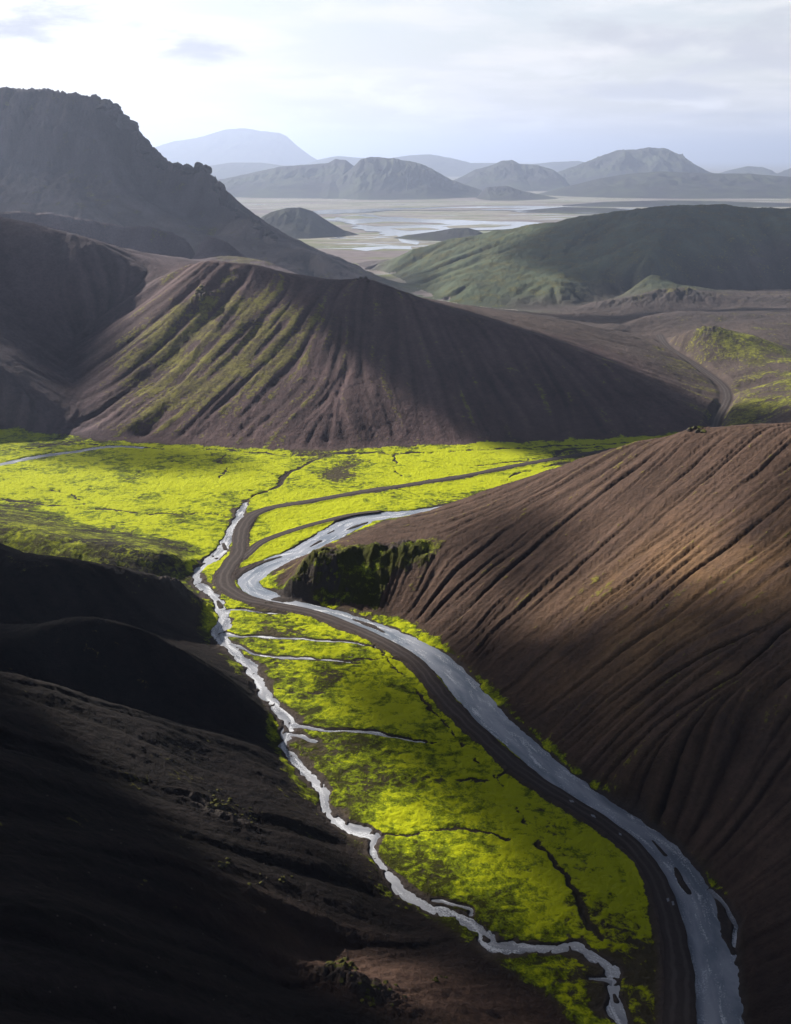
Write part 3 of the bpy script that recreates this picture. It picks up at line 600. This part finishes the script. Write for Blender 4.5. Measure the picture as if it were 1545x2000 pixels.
# ------------------------------------------------------------------ water, road
def ribbon(ln, z, cols=5, extra=0.0, zf=None, crown=0.0, mult=1.0, jag=0.0):
    p = ln[:, :2]; t = np.gradient(p, axis=0); t /= np.hypot(t[:, 0], t[:, 1])[:, None]; n = np.c_[t[:, 1], -t[:, 0]]
    s = np.linspace(-1, 1, cols); w = (ln[:, 2] * 0.5 * mult + extra) * (1 + jag * fbm(p[:, 0], p[:, 1], 9, 3, 91))
    q = p[:, None, :] + n[:, None, :] * (w[:, None, None] * s[None, :, None])
    zz_ = np.full(q.shape[:2], z, float) if zf is None else np.repeat(zf(p[:, 1])[:, None], cols, 1)
    zz_ = zz_ + crown * (1 - s[None, :] ** 2)
    V = np.concatenate([q, zz_[:, :, None]], 2).reshape(-1, 3)
    F = gridfaces(len(p), cols).reshape(-1, 4); ss = np.tile(s, len(p)); al = np.r_[0, np.cumsum(np.hypot(*np.diff(p, axis=0).T))]
    ribbon.flow = np.stack([np.repeat(al, cols), (w[:, None] * s[None, :]).ravel(), 0 * ss], 1)
    return V, F, ss
WM = water_material('river_water', (0.17, 0.20, 0.25), (0.34, 0.36, 0.42), 0.04)
SM = water_material('stream_water', (0.16, 0.17, 0.20), (0.42, 0.43, 0.47), 0.07)
V_, F_, _ = ribbon(RIVER, WATER_Z, 9, 4.0); struct(mesh_obj('river', V_, F_, WM, True, dict(flow=ribbon.flow)))
V_, F_, _ = ribbon(STREAM, WATER_Z, 7, 2.5); struct(mesh_obj('stream', V_, F_, SM, True, dict(flow=ribbon.flow)))
V_, F_, _ = ribbon(LEFTWATER, WATER_Z + 0.01, 7, 2.5); struct(mesh_obj('side_river', V_, F_, WM, True, dict(flow=ribbon.flow)))
for b in BROOKS:
    V_, F_, _ = ribbon(b, WATER_Z + 0.015, 3, 0.6); struct(mesh_obj('brook', V_, F_, SM, True, dict(flow=ribbon.flow)))
def road_material():
    m, nt, b = newmat('gravel_road'); pos = geo(nt)
    a = nn(nt, 'ShaderNodeAttribute', attribute_name='across').outputs['Fac']
    n1 = noise(nt, pos, 0.8, 6, 0.65); n2 = noise(nt, pos, 0.07, 4, 0.6)
    nw = noise(nt, pos, 0.10, 3, 0.6); a = mth(nt, 'ADD', a, mth(nt, 'MULTIPLY', mth(nt, 'SUBTRACT', nw, 0.5), 0.7)); ab = mth(nt, 'ABSOLUTE', a); tr = mth(nt, 'ABSOLUTE', mth(nt, 'SUBTRACT', ab, 0.42)); tr = smooth(nt, tr, 0.06, 0.22, 1.0, 0.0)
    c = mixc(nt, n1, (0.030, 0.024, 0.023), (0.072, 0.058, 0.056)); c = mixc(nt, mth(nt, 'MULTIPLY', tr, mth(nt, 'MULTIPLY', n2, 0.7)), c, (0.13, 0.112, 0.108)); c = mixc(nt, smooth(nt, ab, 0.75, 1.0, 0, 0.6), c, (0.035, 0.028, 0.026))
    nt.links.new(c, b.inputs['Base Color']); b.inputs['Roughness'].default_value = 0.95; b.inputs['Specular IOR Level'].default_value = 0.1
    bp = nn(nt, 'ShaderNodeBump', i_Strength=0.6, i_Distance=0.25); nt.links.new(n1, bp.inputs['Height']); nt.links.new(bp.outputs[0], b.inputs['Normal'])
    return m
RMAT = road_material()
V_, F_, s_ = ribbon(ROAD, 0.62, 13, 0, crown=0.12, jag=0.22); struct(mesh_obj('road', V_, F_, RMAT, True, dict(across=s_)))
V_, F_, s_ = ribbon(TRACK, 0.56, 9, 0, crown=0.06, jag=0.4); struct(mesh_obj('track', V_, F_, RMAT, True, dict(across=s_)))
V_, F_, s_ = ribbon(PASSROAD, 0, 11, 0, zf=lambda yv: passz(yv) + 0.1, crown=0.1); struct(mesh_obj('pass_road', V_, F_, RMAT, True, dict(across=s_)))

# ------------------------------------------------------------------ far plain, lakes and mountains
uu = np.linspace(-1.6, 1.6, 161); yr = np.r_[np.linspace(-300, 1400, 12)[:0], np.geomspace(1150, 60000, 160)]
Ug, Yg = np.meshgrid(uu, yr); Xg = Ug * (Yg + 400)
Zg = np.full_like(Xg, -1.6); struct(mesh_obj('plain', np.stack([Xg.ravel(), Yg.ravel(), Zg.ravel()], 1), gridfaces(*Xg.shape).reshape(-1, 4), PM))
LM, nt, b = newmat('lake_water'); b.inputs['Base Color'].default_value = (0.26, 0.28, 0.31, 1); b.inputs['Roughness'].default_value = 0.12; b.inputs['Specular IOR Level'].default_value = 0.9; b.inputs['IOR'].default_value = 1.33
def flat(name, pts, mat, z, jitter=0.0, seed=0):
    p = np.array([G(*q)[:2] for q in pts]); p = np.r_[p, p[:1]]; q = []
    for a, b_ in zip(p[:-1], p[1:]):
        n = max(2, int(np.hypot(*(b_ - a)) / 15))
        for t in np.arange(n) / n: q.append(a + (b_ - a) * t)
    q = np.array(q)
    if jitter: q[:, 0] += jitter * 3 * fbm(q[:, 0], q[:, 1], 120, 4, seed); q[:, 1] += jitter * 2.0 * fbm(q[:, 0], q[:, 1], 160, 4, seed + 9)
    me = bpy.data.meshes.new(name); me.from_pydata([(a, b_, z) for a, b_ in q], [], [list(range(len(q)))]); me.materials.append(mat)
    o = bpy.data.objects.new(name, me); scn.collection.objects.link(o); return struct(o)
flat('lake', [(640,428),(700,418),(760,424),(840,428),(900,430),(960,432),(1045,434),(1010,447),(940,449),(880,452),(820,458),(760,462),(720,452),(680,440)], LM, 0.30, 30, 5)
flat('lake', [(770,458),(800,462),(822,472),(815,478),(790,474),(775,466)], LM, 0.34, 8, 6)
flat('lake', [(600,412),(700,408),(900,404),(1000,402),(1130,405),(1230,409),(1160,417),(1060,415),(900,408),(760,412),(640,418)], LM, 0.32, 40, 7)
flat('lake', [(700,484),(760,480),(808,482),(808,487),(750,486),(716,491),(690,487)], LM, 0.42, 6, 8)
flat('lake', [(660,514),(720,512),(745,516),(720,521),(680,519)], LM, 0.46, 6, 9)

for i_, pts_ in enumerate(([(690,437),(760,433),(850,436),(880,439),(800,441),(730,442)],[(860,442),(940,438),(1000,439),(960,444),(890,446)],[(760,447),(830,445),(860,448),(800,451)],[(760,410),(900,406),(1040,407),(900,411)],[(650,424),(700,422),(740,426),(690,429)])):
    flat('sandbar', pts_, PM, 0.62 + 0.01 * i_, 14, 30 + i_)
def far_material(name, c1_, c2_, c3_=None):
    m, nt, b = newmat(name); pos = geo(nt); n1 = noise(nt, pos, 0.004, 8, 0.65, 0.5); n2 = noise(nt, pos, 0.02, 6, 0.6)
    c = mixc(nt, smooth(nt, n1, 0.4, 0.62), c1_, c2_); c = mixc(nt, smooth(nt, n2, 0.35, 0.7, 0, 0.5), c, c1_)
    nt.links.new(c, b.inputs['Base Color']); b.inputs['Roughness'].default_value = 1; b.inputs['Specular IOR Level'].default_value = 0.05
    return m
FM = far_material('far_hill_ground', (0.034, 0.034, 0.036), (0.055, 0.065, 0.04))
def far_hill(name, prof, Y, front, back, rough=0.1, seed=0, conc=1.25, mat=None, n=220, m_=70):
    p = np.array([P(a, b, Y) for a, b in prof]); X = np.linspace(p[0, 0], p[-1, 0], n); base_h = np.interp(X, p[:, 0], np.maximum(p[:, 2], -5))
    v = np.concatenate([np.linspace(-1, 0, m_)[:-1], np.linspace(0, 1, m_ // 2)]); Xg, Vg = np.meshgrid(X, v)
    span = base_h / max(base_h.max(), 1); span = np.sqrt(np.clip(span, 0.02, 1))
    Yg = Y + np.where(Vg < 0, Vg * front, Vg * back) * span[None, :]
    sc = max(front, 200) * 0.28
    wob = fbm(Xg, Yg, sc, 5, seed)
    a = np.clip(1 - np.abs(Vg), 0, 1) ** conc
    rg = fbm(Xg + Vg * sc * 0.6 * wob, Yg * 0.35, sc * 0.55, 5, seed + 3, 0.55, True)
    edge = np.clip(1 - np.abs(Vg), 0, 1) * np.clip(np.abs(Vg) * 4, 0.05, 1)
    Zg = base_h[None, :] * a * (1 + rough * 3.0 * (rg - 0.2) * edge) + base_h[None, :] * 0.25 * wob * edge - 2.5
    Zg += 0.012 * base_h.max() * fbm(Xg, Yg, sc * 0.12, 4, seed + 7) * a
    return struct(mesh_obj(name, np.stack([Xg.ravel(), Yg.ravel(), Zg.ravel()], 1), gridfaces(*Xg.shape).reshape(-1, 4), mat or FM))
far_hill('cone_hill', [(480,440),(500,428),(530,412),(560,404),(585,403),(610,410),(640,430),(670,447),(710,459),(750,464),(780,472)], 2900, 170, 200, 0.05, 1)
far_hill('low_island_hill', [(770,462),(800,457),(850,450),(885,444),(915,443),(935,449),(960,462)], 2780, 160, 120, 0.05, 2)
far_hill('low_island_hill', [(960,418),(1040,408),(1100,403),(1200,405),(1260,412)], 4200, 150, 120, 0.1, 3)
far_hill('far_hill', [(420,352),(450,346),(500,335),(545,325),(600,321),(640,318),(655,309),(675,312),(700,330),(760,370),(800,400)], 6400, 900, 500, 0.12, 4)
far_hill('far_hill', [(640,385),(660,350),(690,325),(705,311),(725,306),(755,307),(800,314),(830,322),(860,338),(880,350),(910,360),(940,370),(950,392)], 6000, 650, 500, 0.2, 5)
far_hill('far_hill', [(750,390),(775,362),(795,342),(820,365),(850,385),(870,395)], 5750, 300, 300, 0.15, 6)
far_hill('far_hill', [(850,372),(900,345),(930,330),(960,322),(980,314),(1000,312),(1015,320),(1050,322),(1080,330),(1100,345),(1110,372)], 7600, 900, 600, 0.15, 7)
far_hill('far_hill', [(1040,355),(1090,335),(1140,318),(1180,302),(1205,293),(1240,292),(1270,287),(1300,290),(1330,303),(1360,322),(1390,338),(1440,350)], 8200, 1100, 700, 0.2, 8)
far_hill('far_hill', [(1040,385),(1100,365),(1170,348),(1230,338),(1290,334),(1380,338),(1460,338),(1545,345),(1700,350),(1900,380)], 6200, 700, 600, 0.12, 9)
far_hill('far_hill', [(930,385),(950,365),(990,362),(1020,372),(1050,378),(1090,386)], 5600, 350, 300, 0.15, 10)
far_hill('far_hill', [(1380,345),(1420,333),(1460,324),(1490,326),(1520,340)], 10500, 900, 600, 0.12, 11)
far_hill('far_hill', [(1490,348),(1530,334),(1560,322),(1640,310),(1760,340)], 9800, 900, 600, 0.12, 12)
far_hill('far_hill', [(560,335),(620,312),(660,304),(700,308),(760,309),(800,303),(840,301),(880,308),(920,318),(980,318),(1040,320),(1080,316),(1130,314),(1180,325),(1260,335)], 13500, 1800, 900, 0.1, 13)
far_hill('far_hill', [(330,345),(400,325),(450,317),(510,317),(560,324),(620,345)], 10500, 1500, 900, 0.06, 14)
far_hill('table_mountain', [(240,310),(300,288),(340,275),(380,270),(410,262),(440,253),(480,250),(510,256),(545,259),(560,266),(580,284),(605,303),(630,318),(660,330)], 17000, 2600, 1500, 0.06, 15)
far_hill('far_hill', [(1100,400),(1180,393),(1300,390),(1420,392),(1560,396),(1700,400)], 4700, 150, 300, 0.1, 16)

# ------------------------------------------------------------------ rocks
def rock_material(name, c1_, c2_, moss_=(0.07, 0.07, 0.014)):
    m, nt, b = newmat(name); pos = geo(nt); n1 = noise(nt, pos, 0.9, 6, 0.7); n2 = noise(nt, pos, 0.2, 4, 0.6)
    nrm = nn(nt, 'ShaderNodeNewGeometry'); sp = nn(nt, 'ShaderNodeSeparateXYZ'); nt.links.new(nrm.outputs['Normal'], sp.inputs[0])
    c = mixc(nt, n1, c1_, c2_); mk = smooth(nt, mth(nt, 'ADD', sp.outputs[2], mth(nt, 'MULTIPLY', n2, 1.4)), 1.35, 1.5)
    c = mixc(nt, mk, c, moss_); nt.links.new(c, b.inputs['Base Color']); b.inputs['Roughness'].default_value = 0.95; b.inputs['Specular IOR Level'].default_value = 0.15
    bp = nn(nt, 'ShaderNodeBump', i_Strength=0.8, i_Distance=0.5); nt.links.new(n1, bp.inputs['Height']); nt.links.new(bp.outputs[0], b.inputs['Normal']); return m
RK = rock_material('dark_rock', (0.03, 0.026, 0.026), (0.085, 0.072, 0.068)); PK = rock_material('pale_rock', (0.14, 0.125, 0.115), (0.26, 0.24, 0.22), (0.16, 0.145, 0.13)); LOOSE = rock_material('loose_rock', (0.03, 0.026, 0.026), (0.085, 0.072, 0.068), (0.06, 0.052, 0.05)); MK = rock_material('mountain_rock', (0.045, 0.041, 0.044), (0.07, 0.063, 0.068), (0.06, 0.055, 0.055))
import bmesh
_ico = bmesh.new(); bmesh.ops.create_icosphere(_ico, subdivisions=3, radius=1.0); _iv = np.array([v.co[:] for v in _ico.verts]); _if = np.array([[v.index for v in f.verts] for f in _ico.faces]); _ico.free()
def lump(seed, rx_, ry_, rz_, rough=0.35, taper=0.0):
    v = _iv.copy(); rng = np.random.default_rng(seed)
    for _ in range(9):                                      # knock flat facets into the block
        d = rng.standard_normal(3); d /= np.linalg.norm(d); k = rng.uniform(0.55, 0.85); q = v @ d; v -= np.outer(np.maximum(q - k, 0), d)
    v *= (1 + rough * fbm(v[:, 0] * 1.3 + seed, v[:, 1] * 1.3 + v[:, 2] * 2.1, 0.9, 4, seed))[:, None]
    f = 1 - taper * (v[:, 2] + 1) / 2; v[:, 0] *= f; v[:, 1] *= f
    return v * (rx_, ry_, rz_)
def rock_thing(name, label, cat, lumps, mat, group=None):
    """lumps: (x, y, z, rx, ry, rz, taper) in world metres, one solid mass of rock"""
    V, F, n = [], [], 0; o0 = np.array(lumps[0][:3])
    for i, (a, b_, c, rx_, ry_, rz_, tp) in enumerate(lumps):
        v = lump(int(abs(a) * 7 + abs(b_) * 3 + i) % 9999, rx_, ry_, rz_, 0.35, tp) + np.array((a, b_, c)) - o0; V.append(v); F.append(_if + n); n += len(v)
    o = mesh_obj(name, np.concatenate(V), np.concatenate(F), mat, False); o.location = o0; o['label'] = label; o['category'] = cat
    if group: o['group'] = group
    return o
def hgt(px, py):
    """ground point seen at a picture position: march along the ray onto the terrain"""
    px, py = np.atleast_1d(px).astype(float), np.atleast_1d(py).astype(float)
    d = np.array([ray(a, b_) for a, b_ in zip(px, py)]); Ys = np.arange(70, 1300, 2.0); t = Ys[None, :] / d[:, 1:2]; X = d[:, :1] * t; Z = CAM_H + d[:, 2:3] * t
    H = samp(Zb, X, np.broadcast_to(Ys, X.shape), NX0, NY0, ND); hit = np.argmax(Z < H, 1); i = np.arange(len(px))
    xs, ys = X[i, hit], Ys[hit]; hs, _ = terrain(xs, ys); return xs, ys, hs
def spire(px, py_top, py_bot, wpx, Yd, seed, tp=0.75):
    t_ = P(px, py_top, Yd); b_ = P(px, py_bot, Yd); w_ = wpx / FPX * Yd; hh_ = (t_[2] - b_[2])
    return (b_[0], Yd, (t_[2] + b_[2]) / 2 - hh_ * 0.1, w_ * 0.5, w_ * 0.6, hh_ * 0.62, tp)
rock_thing('rock_pinnacle', 'tall dark rock needle standing alone at the foot of the high cliff', 'rock', [spire(305, 290, 325, 15, 2090, 1), spire(297, 300, 328, 17, 2092, 2), spire(290, 308, 328, 18, 2094, 2)], MK)
rock_thing('rock_pinnacle', 'small pointed rock spike halfway down the cliff edge of the high mountain', 'rock', [spire(272, 247, 275, 8, 2120, 3)], MK)
rock_thing('rock_pinnacle', 'blocky rock knob just under the flat summit of the left mountain', 'rock', [spire(216, 193, 216, 22, 2172, 4), spire(232, 208, 232, 14, 2160, 5)], MK)
rock_thing('rock_pinnacle', 'blunt double rock hump on the low crest right of the tall needle', 'rock', [spire(388, 317, 336, 30, 2038, 6, 0.3), spire(402, 320, 338, 26, 2030, 7, 0.3)], MK)
rock_thing('rock_pinnacle', 'dark rock knob low on the crest where the cliff steepens again', 'rock', [spire(421, 344, 364, 16, 2000, 8), spire(436, 362, 384, 12, 1985, 9)], MK)
rock_thing('rock_pinnacle', 'rough rock steps at the foot of the mountain crest above the small lake hill', 'rock', [spire(492, 421, 440, 22, 1890, 10), spire(508, 429, 446, 16, 1870, 11)], MK)
rng = np.random.default_rng(11)
cr = [(200,194,2190),(215,199,2180),(250,233,2150),(275,262,2120),(295,295,2100),(312,313,2085),(350,321,2060),(385,323,2040),(400,321,2030),(418,345,2000),(435,368,1980),(450,392,1950),(465,418,1920),(500,432,1880),(520,445,1850),(545,475,1800)]
cx = np.array([q[0] for q in cr]); cyy = np.array([q[1] for q in cr]); cY = np.array([q[2] for q in cr])
for k in range(46):
    px = rng.uniform(198, 540); py = np.interp(px, cx, cyy); Yd = np.interp(px, cx, cY) - 4; wpx = rng.uniform(20, 44); up = rng.uniform(0, 4)
    rock_thing('crag', 'craggy rock on the jagged skyline of the high left mountain', 'rock', [spire(px, py - up, py + rng.uniform(16, 26), wpx, Yd, k, 0.25)], MK, 'crags along the jagged mountain skyline')
rng = np.random.default_rng(5)
def outcrop(px, py, spread, n, r, label, mat=RK, cat='rock outcrop', flat_=0.6):
    ax_ = px + rng.normal(0, spread[0], n); ay_ = py + rng.normal(0, spread[1], n); xs, ys, hs = hgt(ax_, ay_); l = []
    for a, b_, c in zip(xs, ys, hs):
        k = r * rng.uniform(0.45, 1.2); l.append((a, b_, c, k, k * rng.uniform(.7, 1.1), k * flat_ * rng.uniform(.7, 1.2), rng.uniform(0.1, 0.5)))
    for q_ in l: rock_thing('rock', label, 'rock', [q_], mat, 'rocks of the ' + label.split(' in the ')[-1] if ' in the ' in label else label)
outcrop(665, 1900, (18, 12), 26, 1.3, 'jagged dark rock in the broken outcrop left of the sunlit brown mound')
outcrop(735, 1945, (28, 10), 24, 1.0, 'mossy rock in the low band on the front flank of the brown mound')
outcrop(860, 1915, (10, 5), 8, 0.7, 'small dark rock in the group on the right shoulder of the brown mound')
outcrop(430, 1570, (14, 9), 22, 1.1, 'rough rock in the moss flecked patch halfway down the near black slope')
outcrop(480, 1585, (22, 8), 18, 0.8, 'crumbling rock in the band just right of the moss flecked rock patch')
outcrop(440, 1688, (10, 3), 9, 0.9, 'flat rock in the small ledge below the moss flecked rock patch')
outcrop(520, 1722, (16, 6), 12, 0.9, 'rock in the ledge on the black slope nearest the brown mound')
outcrop(1362, 840, (11, 3), 16, 1.5, 'craggy rock in the heap on the rilled slope crest where the pass road ends')
outcrop(525, 1175, (6, 2), 9, 0.8, 'dark boulder in the heap on the inner edge of the road bend')
outcrop(686, 1286, (4, 2), 4, 0.7, 'pale boulder in the pair lying on bright green moss', PK, 'boulder')
outcrop(715, 541, (10, 4), 12, 2.6, 'dark rock in the crown on the highest point of the central brown hill')
outcrop(392, 572, (9, 5), 10, 2.4, 'dark rock in the small crag high on the sunlit hill face')
# loose stones on the black slope: one source block, copied
st = []
xs, ys, hs = hgt(rng.uniform(60, 900, 90), 1500 + rng.uniform(0, 1, 90) ** 0.7 * 470)
src = [mesh_obj('loose_stone', lump(300 + i, 1, 1, 0.7), _if, LOOSE, False) for i in range(3)]
for k, (a, b_, c) in enumerate(zip(xs, ys, hs)):
    if c < 2.5: continue
    nst = len(st); o = src[nst % 3] if nst < 3 else src[nst % 3].copy(); st.append(o)
    if nst >= 3: scn.collection.objects.link(o)
    o.location = (a, b_, c); r_ = rng.uniform(0.12, 0.38); o.scale = (r_, r_ * rng.uniform(.7, 1.2), r_); o.rotation_euler = (0, 0, rng.uniform(0, 6.28))
    o['label'] = 'small loose stone lying on the near black slope'; o['category'] = 'stone'; o['group'] = 'loose stones scattered over the near black slope'
# puddles in the wheel tracks
for pts in ([(1301,1759),(1306,1758),(1307,1764),(1303,1766)],[(1311,1765),(1315,1764),(1317,1772),(1313,1773)],[(1111,1566),(1119,1567),(1122,1571),(1114,1571)],[(1153,1594),(1161,1596),(1164,1602),(1155,1598)],[(1208,1630),(1213,1632),(1214,1636),(1209,1635)]):
    p = np.array([G(*q)[:2] for q in pts]); me = bpy.data.meshes.new('puddle'); me.from_pydata([(a, b_, 0.80) for a, b_ in p], [], [list(range(len(p)))][::-1]); me.materials.append(SM)
    o = bpy.data.objects.new('puddle', me); scn.collection.objects.link(o); struct(o)

# ------------------------------------------------------------------ unseen clouds towards the sun, added and shaped to shade chosen land and air
cm = bpy.data.materials.new('shade_cloud_vapour'); cm.use_nodes = True; nt = cm.node_tree; nt.nodes.clear()
o_ = nn(nt, 'ShaderNodeOutputMaterial'); pv = nn(nt, 'ShaderNodeVolumePrincipled', i_Density=0.03); pv.inputs['Color'].default_value = (1, 1, 1, 1); nt.links.new(pv.outputs[0], o_.inputs['Volume'])
def unseen_shade_cloud(gx_, gy_, zg, rx_, ry_, seed, thick=60, height=1000, rot=0.0):
    g_ = np.array((gx_, gy_, zg)); c = g_ + SUN * ((height - zg) / SUN[2])
    n, m_ = 48, 24; th, ph = np.meshgrid(np.linspace(0, 2 * np.pi, n, endpoint=False), np.linspace(0, np.pi, m_))
    ux, uy, uz = np.cos(th) * np.sin(ph), np.sin(th) * np.sin(ph), np.cos(ph)
    k = 1 + 0.35 * fbm(ux * 2 + seed, uy * 2 + uz * 1.3, 0.8, 4, seed)
    X = ux * rx_ * k; Y = uy * ry_ * k; Z = uz * thick * k
    ca, sa = math.cos(rot), math.sin(rot); X, Y = X * ca - Y * sa, X * sa + Y * ca
    i = np.arange(n * m_).reshape(m_, n); j = np.roll(i, -1, 1); F = np.stack([i[:-1], i[1:], j[1:], j[:-1]], -1).reshape(-1, 4)
    me_v = np.stack([(X + c[0]).ravel(), (Y + c[1]).ravel(), (Z + c[2]).ravel()], 1)
    o = mesh_obj('unseen_shade_cloud', me_v, F, cm); o['kind'] = 'stuff'; return o
unseen_shade_cloud(130, 240, 28, 62, 96, 1, 130, rot=0.25)
unseen_shade_cloud(72, 425, 22, 30, 46, 9, 14, rot=0.9)
unseen_shade_cloud(165, 350, 70, 45, 26, 14, 20, rot=0.4)         # lower part of the rilled slope
unseen_shade_cloud(98, 170, 0, 72, 42, 3, 55)
unseen_shade_cloud(70, 268, 0, 22, 42, 4, 18, rot=0.5)
unseen_shade_cloud(600, 1730, 60, 440, 220, 2, 26)
unseen_shade_cloud(90, 835, 55, 135, 85, 7, 60, rot=-0.15)
unseen_shade_cloud(150, -60, 0, 240, 95, 8, 70, rot=2.25)  # added to shade the air by the camera and cut its haze
unseen_shade_cloud(330, 1290, 25, 200, 60, 5, 20)
unseen_shade_cloud(-185, 700, 0, 75, 22, 6, 30)
unseen_shade_cloud(-520, 1900, 140, 420, 240, 10, 16)
unseen_shade_cloud(-240, 1420, 90, 150, 80, 15, 34)  # added to darken a sunlit lump on the near ridge
unseen_shade_cloud(-250, 330, 40, 120, 170, 11, 60)  # added to darken the lit rims of the left spurs
unseen_shade_cloud(-135, 140, 60, 125, 100, 12, 110)
unseen_shade_cloud(-560, 1050, 120, 220, 130, 13, 50)

# ------------------------------------------------------------------ haze
hm = bpy.data.materials.new('haze_air'); hm.use_nodes = True; nt = hm.node_tree; nt.nodes.clear()
o_ = nn(nt, 'ShaderNodeOutputMaterial'); pv = nn(nt, 'ShaderNodeVolumePrincipled', i_Density=0.000082, i_Anisotropy=0.42); pv.inputs['Color'].default_value = (0.56, 0.67, 0.95, 1)
nt.links.new(pv.outputs[0], o_.inputs['Volume'])
bx0, bx1, by0, by1, bz0, bz1 = -101000, 101000, -1500, 61000, -9.0, 760
vv = [(a, b_, c) for a in (bx0, bx1) for b_ in (by0, by1) for c in (bz0, bz1)]
ff = [(0,1,3,2),(4,6,7,5),(0,4,5,1),(2,3,7,6),(0,2,6,4),(1,5,7,3)]
if not os.environ.get('NOHAZE'): struct(mesh_obj('haze', vv, ff, hm, False), 'stuff')
print('done', time.time() - T0)
